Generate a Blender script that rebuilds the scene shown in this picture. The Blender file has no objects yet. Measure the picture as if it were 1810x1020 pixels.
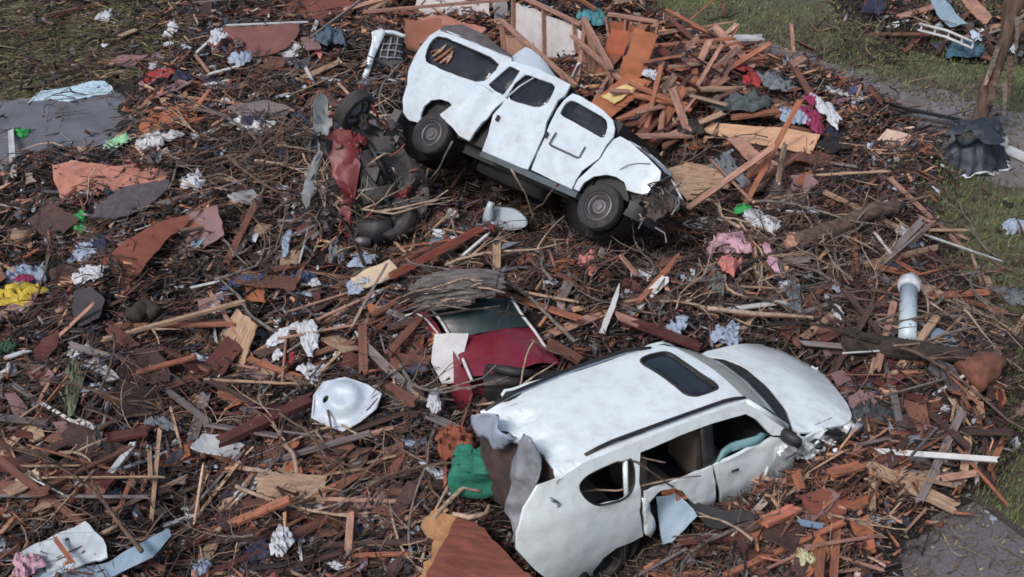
import bpy, bmesh, math, random
import numpy as np
from mathutils import Vector, Matrix, noise
from mathutils.geometry import delaunay_2d_cdt
R = math.radians
rnd = random.Random(11)
rng = np.random.default_rng(7)
C = bpy.context.scene.collection

# ------------------------------------------------------------ camera, sky, sun, exposure
FPX, PITCH, HC = 2300.0, R(33), 11.0            # focal length in photo pixels, downward pitch, drone height
sc = bpy.context.scene
cam = bpy.data.cameras.new('camera'); camo = bpy.data.objects.new('camera', cam); C.objects.link(camo)
camo.location = (0, 0, HC); camo.rotation_euler = (math.pi/2 - PITCH, 0, 0)
cam.sensor_width = 36; cam.lens = 36*FPX/1810; cam.clip_end = 500
sc.camera = camo
w = bpy.data.worlds.new("World"); sc.world = w; w.use_nodes = True
nt = w.node_tree; bg = nt.nodes['Background']; sky = nt.nodes.new('ShaderNodeTexSky')
SUN_EL, SUN_AZ = R(48), R(215)
sky.sky_type = 'NISHITA'; sky.sun_disc = False; sky.sun_elevation = SUN_EL; sky.sun_rotation = SUN_AZ
sky.dust_density = 4; sky.air_density = 1.0; sky.ozone_density = 1.0
nt.links.new(sky.outputs[0], bg.inputs[0]); bg.inputs[1].default_value = 0.08
sl = bpy.data.lights.new('sun', 'SUN'); slo = bpy.data.objects.new('sun', sl); C.objects.link(slo)
sl.energy = 1.5; sl.angle = R(14); sl.color = (1, .97, .94)
sd = Vector((math.sin(SUN_AZ)*math.cos(SUN_EL), math.cos(SUN_AZ)*math.cos(SUN_EL), math.sin(SUN_EL)))
slo.rotation_euler = sd.to_track_quat('Z', 'Y').to_euler(); slo.location = (0, 0, 30)
sc.view_settings.view_transform = 'Standard'; sc.view_settings.look = 'None'
sc.view_settings.exposure = 0.82; sc.view_settings.gamma = 1
sc.cycles.filter_width = 1.7
sc.cycles.max_bounces = 6; sc.cycles.diffuse_bounces = 3

# ------------------------------------------------------------ picture <-> place
cp, sp = math.cos(PITCH), math.sin(PITCH)
CAM = Vector((0, 0, HC))
def ray(u, v):
    a, b = (u-905)/FPX, -(v-510)/FPX
    return Vector((a, cp + sp*b, -sp + cp*b))
def project(x, y, z):
    z = z - HC; d = cp*y - sp*z; up = sp*y + cp*z
    return 905 + FPX*x/d, 510 - FPX*up/d
def gnd(u, v, z=0.0):
    d = ray(u, v); return CAM + d*((z-HC)/d.z)

# ------------------------------------------------------------ poses of the two white vehicles
VAN_R = Matrix([[0.7471, 0.4887, 0.4505], [-0.6645, 0.5653, 0.4888], [-0.0158, -0.6645, 0.7471]])
VAN_T = Vector((.269, 17.761, HC-10.143))
SUV_R = Matrix([[0.8023, -0.5805, 0.1389], [0.5808, 0.8129, 0.043], [-0.1379, 0.0462, 0.9894]])
SUV_T = Vector((1.786, 12.265, HC-10.869))
def local_hit(Rm, T, u, v, axis, fn):
    """meet the line through picture point (u, v) with the car surface  coord[axis] = fn(local point)"""
    Rt = Rm.transposed(); d = Rt @ ray(u, v); o = Rt @ (CAM - T); val = fn(Vector((0, -1, 1)))
    if axis == 2:
        k = (2.1-o.z)/d.z
        for _ in range(600):
            p = o + d*k
            if p.z <= fn(p): break
            k += .006
        return p
    for _ in range(40):
        k = (val - o[axis])/d[axis]; p = o + d*k; val = val*.5 + fn(p)*.5
    return p

# ------------------------------------------------------------ heap height field
def vnoise(x, y, s, seed=0):
    """value noise on arrays, -1..1"""
    x = np.asarray(x, float)*s + seed*17.3; y = np.asarray(y, float)*s + seed*9.1
    xi = np.floor(x).astype(int); yi = np.floor(y).astype(int); fx = x-xi; fy = y-yi
    fx = fx*fx*(3-2*fx); fy = fy*fy*(3-2*fy)
    def h(a, b):
        n = np.sin(a*127.1 + b*311.7 + seed*3.7)*43758.5453
        return (n - np.floor(n))*2 - 1
    return (h(xi, yi)*(1-fx)+h(xi+1, yi)*fx)*(1-fy) + (h(xi, yi+1)*(1-fx)+h(xi+1, yi+1)*fx)*fy
def inpoly(px, py, poly):
    px = np.asarray(px, float); py = np.asarray(py, float); ins = np.zeros(px.shape, bool); n = len(poly)
    for i in range(n):
        x1, y1 = poly[i]; x2, y2 = poly[(i+1) % n]
        if y1 == y2: continue
        c = (py > min(y1, y2)) & (py <= max(y1, y2)) & (px < (x2-x1)*(py-y1)/(y2-y1)+x1)
        ins ^= c
    return ins
MAIN = [(-900, 1500), (1430, 1500), (1500, 1100), (1530, 1000), (1570, 930), (1640, 870), (1730, 840), (1770, 740), (1760, 640), (1700, 560),
        (1660, 500), (1640, 430), (1600, 350), (1660, 310), (1640, 260), (1540, 190), (1430, 135), (1250, 85), (1130, 30), (1080, -80), (330, -120),
        (300, 30), (330, 120), (235, 160), (240, 290), (90, 290), (-20, 335), (-900, 360)]
FARH = [(1520, -150), (1490, 10), (1560, 60), (1680, 100), (1830, 110), (2300, 120), (2300, -150)]
LEFTT = [(-900, -150), (330, -150), (300, 30), (330, 120), (235, 160), (0, 170), (-900, 200)]
GX0, GX1, GY0, GY1, GS = -24.0, 22.0, 6.0, 46.0, 0.1
gx = np.arange(GX0, GX1, GS); gy = np.arange(GY0, GY1, GS)
GXX, GYY = np.meshgrid(gx, gy)
PU, PV = project(GXX, GYY, 0.0)
def blur(a, n):
    for _ in range(n):
        a = (a + np.roll(a, 1, 0) + np.roll(a, -1, 0))/3; a = (a + np.roll(a, 1, 1) + np.roll(a, -1, 1))/3
    return a
M_main = blur((inpoly(PU, PV, MAIN)).astype(float), 14)
M_far = blur(inpoly(PU, PV, FARH).astype(float), 14)
M_left = blur(inpoly(PU, PV, LEFTT).astype(float), 10)
CALM = 1 - .75*np.exp(-((GXX+.1)/1.6)**2-((GYY-14.9)/1.5)**2) - .7*np.exp(-((GXX-2.2)/2.6)**2-((GYY-12)/1.8)**2)
CALM = np.clip(CALM, .2, 1)
Hm = M_main*(0.42 + CALM*(0.30*vnoise(GXX, GYY, .42, 1) + .22*vnoise(GXX, GYY, .95, 2) + .13*vnoise(GXX, GYY, 2.3, 3)))
Hm += M_far*(0.35 + .25*vnoise(GXX, GYY, .8, 4) + .1*vnoise(GXX, GYY, 2.2, 5)) + M_left*(.05 + .04*vnoise(GXX, GYY, 1.5, 6))
def bump(x, y, sx, sy, a, ang=0):
    c, s = math.cos(ang), math.sin(ang); dx = GXX-x; dy = GYY-y
    u = c*dx + s*dy; v = -s*dx + c*dy
    return a*np.exp(-(u/sx)**2-(v/sy)**2)
Hm += M_main*(bump(1.25, 16.0, 1.5, .9, .75) + bump(-1.7, 18.0, 1.2, .9, .45) + bump(-3.0, 18.6, 1.3, 2.0, .5) + bump(1.0, 19.5, 3.0, 1.5, .3)
      + bump(-.6, 14.9, 2.0, 1.2, .35) + bump(2.9, 11.5, 1.4, .5, .12, .62) - bump(1.2, 10.35, .55, .45, .45) - bump(3.6, 13.7, 1.3, 1.0, .42) + bump(-4.5, 17.5, 2.5, 1.5, .25)
      + bump(2.9, 21.8, 2.4, 1.6, .6) + bump(3.2, 15.0, 1.5, .7, .2) + bump(-.3, 17.0, 1.0, .5, .35))
Hm = np.maximum(Hm, 0.0)
def H(x, y):
    x = np.clip((np.asarray(x, float)-GX0)/GS, 0, len(gx)-1.01); y = np.clip((np.asarray(y, float)-GY0)/GS, 0, len(gy)-1.01)
    xi = x.astype(int); yi = y.astype(int); fx = x-xi; fy = y-yi
    return (Hm[yi, xi]*(1-fx)+Hm[yi, xi+1]*fx)*(1-fy) + (Hm[yi+1, xi]*(1-fx)+Hm[yi+1, xi+1]*fx)*fy
def mask_at(m, x, y):
    xi = np.clip(((np.asarray(x)-GX0)/GS).astype(int), 0, len(gx)-1); yi = np.clip(((np.asarray(y)-GY0)/GS).astype(int), 0, len(gy)-1)
    return m[yi, xi]
def h1(x, y): return float(H(x, y))
def hit(u, v, dh=0.0):
    """the point of the heap (raised by dh) that shows at picture point (u, v)"""
    d = ray(u, v); k = (3.0-HC)/d.z
    for _ in range(4000):
        p = CAM + d*k
        if p.z <= h1(p.x, p.y)+dh: break
        k += .02
    return p
def hnorm(x, y, e=.25):
    return Vector((-(h1(x+e, y)-h1(x-e, y))/(2*e), -(h1(x, y+e)-h1(x, y-e))/(2*e), 1)).normalized()

# ------------------------------------------------------------ materials
def lin(c): c /= 255; return c/12.92 if c < .04045 else ((c+.055)/1.055)**2.4
def S(r, g, b, k=.74):
    c = [lin(r), lin(g), lin(b)]; m = sum(c)/3; return tuple(min(.8, (m+(x-m)*.9)*k) for x in c)+(1,)
MATS = {}
def mat(name, col, rough=.8, var=.35, scale=6.0, stretch=None, bump_=.3, metal=0.0, dirt=0.0, dirtcol=(.09, .055, .04, 1), dscale=2.5, coat=0.0, spec=.5):
    if name in MATS: return MATS[name]
    m = bpy.data.materials.new(name); m.use_nodes = True; n = m.node_tree; b = n.nodes['Principled BSDF']
    b.inputs['Roughness'].default_value = rough; b.inputs['Metallic'].default_value = metal; b.inputs['Coat Weight'].default_value = coat
    b.inputs['Specular IOR Level'].default_value = spec
    tc = n.nodes.new('ShaderNodeTexCoord'); mp = n.nodes.new('ShaderNodeMapping')
    if stretch: mp.inputs['Scale'].default_value = stretch
    n.links.new(tc.outputs['Object'], mp.inputs[0])
    no = n.nodes.new('ShaderNodeTexNoise'); no.inputs['Scale'].default_value = scale; no.inputs['Detail'].default_value = 6
    n.links.new(mp.outputs[0], no.inputs['Vector'])
    mr = n.nodes.new('ShaderNodeMapRange'); mr.inputs[1].default_value = .3; mr.inputs[2].default_value = .7
    mr.inputs[3].default_value = 1-var; mr.inputs[4].default_value = 1+var*.6
    n.links.new(no.outputs[0], mr.inputs[0])
    mx = n.nodes.new('ShaderNodeVectorMath'); mx.operation = 'SCALE'; mx.inputs[0].default_value = col[:3]
    if col[0] < 0:     # colour held by the mesh, piece by piece
        at = n.nodes.new('ShaderNodeAttribute'); at.attribute_name = 'tint'; n.links.new(at.outputs['Color'], mx.inputs[0])
    n.links.new(mr.outputs[0], mx.inputs['Scale']); out = mx.outputs[0]
    if dirt:
        nd = n.nodes.new('ShaderNodeTexNoise'); nd.inputs['Scale'].default_value = dscale; nd.inputs['Detail'].default_value = 9; nd.inputs['Roughness'].default_value = .72
        n.links.new(tc.outputs['Object'], nd.inputs['Vector'])
        r2 = n.nodes.new('ShaderNodeMapRange'); r2.inputs[1].default_value = .46; r2.inputs[2].default_value = .78; r2.inputs[4].default_value = dirt
        n.links.new(nd.outputs[0], r2.inputs[0])
        mi = n.nodes.new('ShaderNodeMix'); mi.data_type = 'RGBA'; mi.inputs['B'].default_value = dirtcol
        n.links.new(r2.outputs[0], mi.inputs['Factor']); n.links.new(out, mi.inputs['A']); out = mi.outputs['Result']
        r3 = n.nodes.new('ShaderNodeMapRange'); r3.inputs[3].default_value = rough; r3.inputs[4].default_value = .9
        n.links.new(r2.outputs[0], r3.inputs[0]); n.links.new(r3.outputs[0], b.inputs['Roughness'])
    n.links.new(out, b.inputs['Base Color'])
    if bump_:
        bu = n.nodes.new('ShaderNodeBump'); bu.inputs['Strength'].default_value = bump_; bu.inputs['Distance'].default_value = .03
        n.links.new(no.outputs[0], bu.inputs['Height']); n.links.new(bu.outputs[0], b.inputs['Normal'])
    MATS[name] = m; return m
def wood(name, c, **k): return mat(name, c, .8, .45, 9, (0.35, 3, 3), .5, dirt=.5, dscale=5, **k)
W = {
 'red brown': wood('red_brown_wood', S(122, 76, 60)), 'orange': wood('orange_wood', S(168, 102, 72)), 'dark brown': wood('dark_brown_wood', S(74, 50, 46)),
 'tan': wood('tan_wood', S(178, 146, 118)), 'grey': wood('grey_wood', S(122, 112, 114)), 'pinkish': wood('pinkish_wood', S(178, 132, 114)),
 'dark red': wood('dark_red_wood', S(92, 38, 36)), 'white': mat('white_board', S(205, 208, 212), .7, .2, 8, None, .2, dirt=.6, dscale=4)}
BARK = {'brown': mat('brown_bark', S(104, 82, 70), .9, .6, 14, (.5, 1, 1), .9), 'grey': mat('grey_bark', S(122, 112, 106), .9, .6, 14, (.5, 1, 1), .9),
 'pale': mat('pale_bark', S(172, 148, 128), .9, .5, 14, None, .5), 'dark': mat('dark_bark', S(62, 50, 48), .95, .6, 12, None, .9)}
def cloth(name, c, dirt=.5): return mat(name, c, .9, .3, 12, None, .3, dirt=max(dirt, .2), dirtcol=(.10, .075, .06, 1), dscale=7)
CL = {
 'white': cloth('white_cloth', S(205, 210, 222)), 'pale blue': cloth('pale_blue_cloth', S(158, 176, 204)), 'navy': cloth('navy_cloth', S(34, 42, 78)),
 'pink': cloth('pink_cloth', S(205, 160, 180)), 'salmon': cloth('salmon_cloth', S(205, 122, 118)), 'black': cloth('black_cloth', S(26, 28, 36)),
 'grey': cloth('grey_cloth', S(112, 118, 130)), 'green': cloth('green_plastic', S(30, 176, 86), 0), 'mint': cloth('mint_cloth', S(150, 215, 170), .15),
 'yellow': cloth('yellow_cloth', S(205, 180, 40), .2), 'magenta': cloth('magenta_cloth', S(150, 30, 85), .1), 'red': cloth('red_cloth', S(165, 36, 46)),
 'blue': cloth('blue_cloth', S(64, 82, 124)), 'teal': cloth('teal_cloth', S(16, 124, 104), .15), 'mauve': cloth('mauve_cloth', S(130, 100, 116))}
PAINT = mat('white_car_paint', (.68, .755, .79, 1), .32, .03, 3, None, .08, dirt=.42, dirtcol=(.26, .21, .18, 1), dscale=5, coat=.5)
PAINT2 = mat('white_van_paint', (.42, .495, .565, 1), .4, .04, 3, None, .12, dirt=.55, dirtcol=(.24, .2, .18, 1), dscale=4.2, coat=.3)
MAROON = mat('maroon_car_paint', S(128, 22, 48), .4, .15, 3, None, .1, dirt=.4, dscale=4, coat=.3)
REDP = mat('dull_red_paint', S(120, 38, 46), .5, .3, 4, None, .2, dirt=.5, dscale=5)
GLASS = mat('dark_tinted_glass', (.012, .015, .02, 1), .12, .3, 3, None, .02, dirt=.35, dirtcol=(.06, .055, .06, 1), dscale=3)
RUBBER = mat('black_rubber', (.02, .02, .022, 1), .85, .4, 12, None, .4, dirt=.6, dirtcol=(.08, .065, .06, 1))
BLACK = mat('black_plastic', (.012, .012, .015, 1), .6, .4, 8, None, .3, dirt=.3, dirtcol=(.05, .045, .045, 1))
STEEL = mat('dull_steel', (.11, .11, .12, 1), .5, .3, 10, None, .2, .6, dirt=.5)
CRUMP = mat('scraped_grey_metal', S(140, 145, 158), .55, .4, 6, None, .4, dirt=.6)
BLUEG = mat('blue_grey_panel_paint', S(125, 155, 180), .5, .25, 5, None, .2, dirt=.5, dscale=4)
PIECES = mat('mixed_debris_surface', (-1, 0, 0, 1), .85, .35, 30, None, .3)
BED = mat('packed_debris_bed', S(34, 26, 26), 1, .7, 9, None, 1.0, dirt=.5, dirtcol=S(62, 42, 38), dscale=6)
CREAM = mat('cream_foam_board', S(212, 190, 160), .9, .15, 6, None, .3, dirt=.4)
YFOAM = mat('yellow_insulation', S(222, 196, 128), .95, .15, 8, None, .5, dirt=.2)
RUST = mat('rusty_orange_metal', S(156, 80, 52), .85, .5, 5, None, .5, dirt=.4)
PINKB = mat('pink_brick_board', S(186, 122, 104), .9, .3, 5, None, .5, dirt=.6, dscale=3)
SLATE = mat('grey_shingle', S(84, 78, 86), .9, .3, 12, None, .6, dirt=.3)
WALLW = mat('white_plaster_wall', S(222, 218, 222), .8, .1, 4, None, .1, dirt=.35, dscale=3)
PLY = mat('brown_plywood', S(128, 68, 52), .85, .25, 3, (1, 4, 1), .3, dirt=.35, dirtcol=S(88, 56, 48), dscale=3)
OPLY = mat('orange_plywood', S(170, 98, 60), .75, .25, 3, (1, 4, 1), .3, dirt=.35, dirtcol=S(140, 80, 50), dscale=3)
SEAT = mat('beige_seat_leather', S(110, 98, 92), .7, .2, 5, None, .2, dirt=.3)
AIRBAG = mat('pale_blue_airbag', S(120, 168, 176), .7, .1, 5, None, .1)

# ------------------------------------------------------------ mesh helpers
def tag(o, label=None, cat=None, group=None, kind=None):
    if label: o['label'] = label
    if cat: o['category'] = cat
    if group: o['group'] = group
    if kind: o['kind'] = kind
    return o
def mk(name, verts, faces, material, parent=None, smooth=False, center=False):
    vs = [Vector(v) for v in verts]; c = Vector((0, 0, 0))
    if center:
        c = sum(vs, Vector())/len(vs); vs = [v-c for v in vs]
    me = bpy.data.meshes.new(name); me.from_pydata([tuple(v) for v in vs], [], faces); me.materials.append(material)
    if smooth: me.polygons.foreach_set('use_smooth', [True]*len(me.polygons))
    me.update(); o = bpy.data.objects.new(name, me); C.objects.link(o); o.location = c
    if parent: o.parent = parent
    return o
def empty(name, loc=(0, 0, 0), rot=None):
    o = bpy.data.objects.new(name, None); C.objects.link(o); o.empty_display_size = .2
    if rot is not None:
        o.matrix_world = Matrix.Translation(loc) @ rot.to_4x4()
    else: o.location = loc
    return o
def jag(poly, step, amp, r=rnd):
    out = []
    for i, p in enumerate(poly):
        q = poly[(i+1) % len(poly)]; L = math.dist(p, q); n = max(1, int(L/step)); nx, ny = -(q[1]-p[1])/max(L, 1e-6), (q[0]-p[0])/max(L, 1e-6)
        for k in range(n):
            t = (k + (r.uniform(-.3, .3) if k else 0))/n; a = r.uniform(-amp, amp) if k else 0
            out.append((p[0]+(q[0]-p[0])*t+nx*a, p[1]+(q[1]-p[1])*t+ny*a))
    return out
def chai(p, n=2):
    for _ in range(n):
        q = []
        for i in range(len(p)):
            a, b = p[i], p[(i+1) % len(p)]; q += [(a[0]*.75+b[0]*.25, a[1]*.75+b[1]*.25), (a[0]*.25+b[0]*.75, a[1]*.25+b[1]*.75)]
        p = q
    return p
def pip(x, y, poly): return bool(inpoly(np.array([x]), np.array([y]), poly)[0])
def sheet_geo(outer, holes, fn, thick, cell):
    """triangulated sheet with holes in a 2-D frame, laid on the surface fn(a, b) and given thickness"""
    pts = []; edges = []
    for pl in [outer]+list(holes):
        b0 = len(pts); pl2 = []
        for i, p in enumerate(pl):
            q = pl[(i+1) % len(pl)]; n = max(1, int(math.dist(p, q)/cell))
            for k in range(n): pl2.append((p[0]+(q[0]-p[0])*k/n, p[1]+(q[1]-p[1])*k/n))
        pts += pl2; edges += [(b0+i, b0+(i+1) % len(pl2)) for i in range(len(pl2))]
    nb = len(pts); bp = np.array(pts)
    xs = [p[0] for p in outer]; ys = [p[1] for p in outer]
    GA, GB = np.meshgrid(np.arange(min(xs)+cell/2, max(xs), cell), np.arange(min(ys)+cell/2, max(ys), cell))
    GA = GA.ravel()+.13*cell*np.sin(GB.ravel()*40/cell/20); GB = GB.ravel(); ok = inpoly(GA, GB, outer)
    for h in holes: ok &= ~inpoly(GA, GB, h)
    cand = np.c_[GA[ok], GB[ok]]
    for p in cand:
        if ((bp-p)**2).sum(1).min() > (cell*.42)**2: pts.append((float(p[0]), float(p[1])))
    co, ed, fa, *_ = delaunay_2d_cdt([Vector(p) for p in pts], edges, [], 0, 1e-6)
    tris = []
    cen = np.array([[sum(co[i][0] for i in f)/len(f), sum(co[i][1] for i in f)/len(f)] for f in fa])
    ok = inpoly(cen[:, 0], cen[:, 1], outer)
    for h in holes: ok &= ~inpoly(cen[:, 0], cen[:, 1], h)
    for f, o_ in zip(fa, ok):
        if o_: tris.append(tuple(f))
    top = [Vector(fn(c[0], c[1])) for c in co]
    if thick == 0: return top, tris
    nr = [Vector((0, 0, 0)) for _ in top]
    for t in tris:
        nn = (top[t[1]]-top[t[0]]).cross(top[t[2]]-top[t[0]])
        for i in t: nr[i] += nn
    n = len(top); bot = [p - (m.normalized()*thick if m.length > 0 else m) for p, m in zip(top, nr)]
    cnt = {}
    for t in tris:
        for i in range(3):
            e = (t[i], t[(i+1) % 3]); cnt[e] = 1
    faces = list(tris) + [tuple(i+n for i in reversed(t)) for t in tris]
    for (a, b) in cnt:
        if (b, a) not in cnt: faces.append((b, a, a+n, b+n))
    return top+bot, faces
def sheet(name, outer, holes, fn, thick, cell, material, parent=None, smooth=True, center=False):
    v, f = sheet_geo(outer, holes, fn, thick, cell)
    return mk(name, v, f, material, parent, smooth, center)
def shade_auto(o, ang=40):
    me = o.data; bm = bmesh.new(); bm.from_mesh(me)
    for e in bm.edges: e.smooth = not (len(e.link_faces) != 2 or e.calc_face_angle(0) > R(ang))
    bm.to_mesh(me); bm.free(); return o
def tube_geo(path, radii, seg=8, cap=True, rough=0.0, r=rnd):
    vs = []; fs = []; prev = None
    for i, p in enumerate(path):
        p = Vector(p); d = (Vector(path[min(i+1, len(path)-1)])-Vector(path[max(i-1, 0)])).normalized()
        a = prev if prev is not None else (Vector((0, 0, 1)) if abs(d.z) < .9 else Vector((1, 0, 0)))
        s = d.cross(a).normalized(); a = s.cross(d).normalized(); prev = a
        for k in range(seg):
            t = 2*math.pi*k/seg; rr = radii[i]*(1+rough*r.uniform(-1, 1)); vs.append(p + s*math.cos(t)*rr + a*math.sin(t)*rr)
    for i in range(len(path)-1):
        for k in range(seg):
            fs.append((i*seg+k, i*seg+(k+1) % seg, (i+1)*seg+(k+1) % seg, (i+1)*seg+k))
    if cap: fs.append(tuple(range(seg-1, -1, -1))); fs.append(tuple((len(path)-1)*seg+k for k in range(seg)))
    return vs, fs
def join(*geos):
    V = []; F = []
    for v, f in geos:
        n = len(V); V += list(v); F += [tuple(i+n for i in q) for q in f]
    return V, F
def box_geo(c, s, rot=None):
    vs = [Vector((x*s[0]/2, y*s[1]/2, z*s[2]/2)) for x in (-1, 1) for y in (-1, 1) for z in (-1, 1)]
    if rot is not None: vs = [rot @ v for v in vs]
    return [v+Vector(c) for v in vs], [(0, 1, 3, 2), (4, 6, 7, 5), (0, 4, 5, 1), (2, 3, 7, 6), (0, 2, 6, 4), (1, 5, 7, 3)]
def xform(geo, m): return [m @ Vector(v) for v in geo[0]], geo[1]
def lathe_geo(prof, seg=28):
    """profile of (radius, height) turned about local y"""
    vs = []; fs = []
    for r_, y_ in prof:
        for k in range(seg):
            t = 2*math.pi*k/seg; vs.append(Vector((r_*math.cos(t), y_, r_*math.sin(t))))
    for i in range(len(prof)-1):
        for k in range(seg): fs.append((i*seg+k, (i+1)*seg+k, (i+1)*seg+(k+1) % seg, i*seg+(k+1) % seg))
    return vs, fs

# ============================================================ SETTING
def ground_material():
    m = bpy.data.materials.new('muddy_grass'); m.use_nodes = True; n = m.node_tree; b = n.nodes['Principled BSDF']; b.inputs['Roughness'].default_value = .95
    g = n.nodes.new('ShaderNodeNewGeometry')
    n1 = n.nodes.new('ShaderNodeTexNoise'); n1.inputs['Scale'].default_value = .55; n1.inputs['Detail'].default_value = 8; n1.inputs['Roughness'].default_value = .65
    n2 = n.nodes.new('ShaderNodeTexNoise'); n2.inputs['Scale'].default_value = 9; n2.inputs['Detail'].default_value = 8; n2.inputs['Roughness'].default_value = .75
    for q in (n1, n2): n.links.new(g.outputs['Position'], q.inputs['Vector'])
    cr = n.nodes.new('ShaderNodeValToRGB'); e = cr.color_ramp.elements
    e[0].position = .36; e[0].color = S(96, 86, 82); e[1].position = .6; e[1].color = S(114, 128, 78)
    x = cr.color_ramp.elements.new(.46); x.color = S(94, 98, 72)
    n.links.new(n1.outputs[0], cr.inputs[0])
    cr2 = n.nodes.new('ShaderNodeValToRGB'); e = cr2.color_ramp.elements; e[0].position = .32; e[0].color = (.45, .45, .45, 1); e[1].position = .7; e[1].color = (1.25, 1.2, 1.15, 1)
    n.links.new(n2.outputs[0], cr2.inputs[0])
    mx = n.nodes.new('ShaderNodeMix'); mx.data_type = 'RGBA'; mx.blend_type = 'MULTIPLY'; mx.inputs['Factor'].default_value = 1
    n.links.new(cr.outputs[0], mx.inputs['A']); n.links.new(cr2.outputs[0], mx.inputs['B']); n.links.new(mx.outputs['Result'], b.inputs['Base Color'])
    bu = n.nodes.new('ShaderNodeBump'); bu.inputs['Strength'].default_value = .8; bu.inputs['Distance'].default_value = .05
    n.links.new(n2.outputs[0], bu.inputs['Height']); n.links.new(bu.outputs[0], b.inputs['Normal']); return m
tag(mk('ground', [(-300, -150, 0), (300, -150, 0), (300, 450, 0), (-300, 450, 0)], [(0, 1, 2, 3)], ground_material()), 'muddy green grass ground under the wreckage', 'ground', kind='structure')
def flat_px(name, pts, z, material, label, cat, am=.06):
    P = [gnd(u, v, z) for u, v in pts]; c = sum(P, Vector())/len(P)
    ol = jag(jag([(p.x-c.x, p.y-c.y) for p in P], .9, am*1.5), .2, am)
    o = sheet(name, ol, [], lambda a, b: (a, b, 0), 0, .6, material, smooth=False); o.location = c
    return tag(o, label, cat, kind='structure')
ASPH = mat('wet_asphalt', S(112, 105, 110), .5, .25, 20, None, .4, dirt=.8, dirtcol=S(66, 58, 58), dscale=.9)
ROADM = mat('muddy_road_surface', S(128, 124, 128), .5, .3, 12, None, .4, dirt=1.0, dirtcol=S(84, 82, 64), dscale=1.1)
SLAB = mat('wet_concrete_slab', S(116, 116, 126), .38, .3, 1.2, None, .1, dirt=.7, dirtcol=S(66, 60, 58), dscale=.9)
KERB = mat('concrete_kerb', S(66, 60, 60), .85, .3, 10, None, .3, dirt=.7, dscale=3)
flat_px('road', [(1050, 62), (1130, 40), (1300, 62), (1420, 92), (1560, 135), (1720, 178), (2050, 260), (2050, 400), (1800, 330), (1640, 285), (1500, 235), (1380, 150), (1200, 90)], .004, ROADM, 'grey muddy road crossing behind the debris', 'road', .16)
flat_px('driveway', [(1480, 1120), (1530, 940), (1600, 850), (1690, 858), (1760, 915), (1830, 968), (2050, 1120), (2050, 1400), (1450, 1400)], .004, ASPH, 'grey asphalt driveway at the edge of the debris', 'driveway')
flat_px('concrete_slab', [(-260, 215), (0, 178), (205, 158), (262, 215), (255, 300), (110, 330), (40, 345), (-260, 370)], .012, SLAB, 'wet blue-grey concrete slab cleared of debris', 'slab')
for pts, nm in (([(1650, 845), (1700, 862), (1760, 908), (1830, 962), (2000, 1080)], 'kerb'), ([(1640, 285), (1800, 330), (2050, 400)], '')):
    P = [gnd(u, v) for u, v in pts]; geos = []
    for a, b in zip(P[:-1], P[1:]):
        d = b-a; geos.append(box_geo((a+b)/2+Vector((0, 0, .015)), (d.length-.01, .09, .05), Matrix.Rotation(math.atan2(d.y, d.x), 3, 'Z')))
    if nm: o = mk('kerb', *join(*geos), KERB); tag(o, 'low concrete kerb edging the '+('driveway' if pts[0][0] > 1600 else 'road'), 'kerb', kind='structure')
# packed bed of the heap
step = 2
bx, by = GXX[::step, ::step], GYY[::step, ::step]; bz = Hm[::step, ::step]
msk = (bz > .012)
bzz = bz - .07 + .05*vnoise(bx, by, 5, 8)
idx = np.arange(bx.size).reshape(bx.shape); fs = []
q = msk[:-1, :-1] | msk[1:, :-1] | msk[:-1, 1:] | msk[1:, 1:]
ii, jj = np.nonzero(q)
for i, j in zip(ii, jj): fs.append((int(idx[i, j]), int(idx[i, j+1]), int(idx[i+1, j+1]), int(idx[i+1, j])))
me = bpy.data.meshes.new('debris_bed'); me.from_pydata(np.c_[bx.ravel(), by.ravel(), bzz.ravel()].tolist(), [], fs); me.materials.append(BED)
bm = bmesh.new(); bm.from_mesh(me); bmesh.ops.delete(bm, geom=[v for v in bm.verts if not v.link_faces], context='VERTS'); bm.to_mesh(me); bm.free()
me.polygons.foreach_set('use_smooth', [True]*len(me.polygons))
o = bpy.data.objects.new('debris_bed', me); C.objects.link(o); tag(o, 'dark packed layer of soil and crushed wood under the debris', 'debris', kind='stuff')

# footprints kept clear of loose pieces
def in_car(x, y, which, gx_=.1):
    Rm, T, x0, x1, hw = (SUV_R, SUV_T, -2.2, 2.6, .98) if which == 's' else (VAN_R, VAN_T, -2.7, 2.6, 1.0)
    dx = x-T.x; dy = y-T.y
    f = Vector((Rm[0][0], Rm[1][0])).normalized(); n = Vector((-f.y, f.x))
    a = dx*f.x+dy*f.y; b = dx*n.x+dy*n.y
    if which == 's': return (a > x0-gx_) & (a < x1+gx_) & (np.abs(b) < hw+gx_)
    return (a > x0-gx_) & (a < x1+gx_) & (b > -.75-gx_) & (b < 1.5+gx_)
MAR_C = gnd(885, 640, .7)
def in_maroon(x, y): return (np.abs(x-MAR_C.x+.05+(y-MAR_C.y)*.1) < .72) & (y > MAR_C.y-.75) & (y < MAR_C.y+.95)

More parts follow.
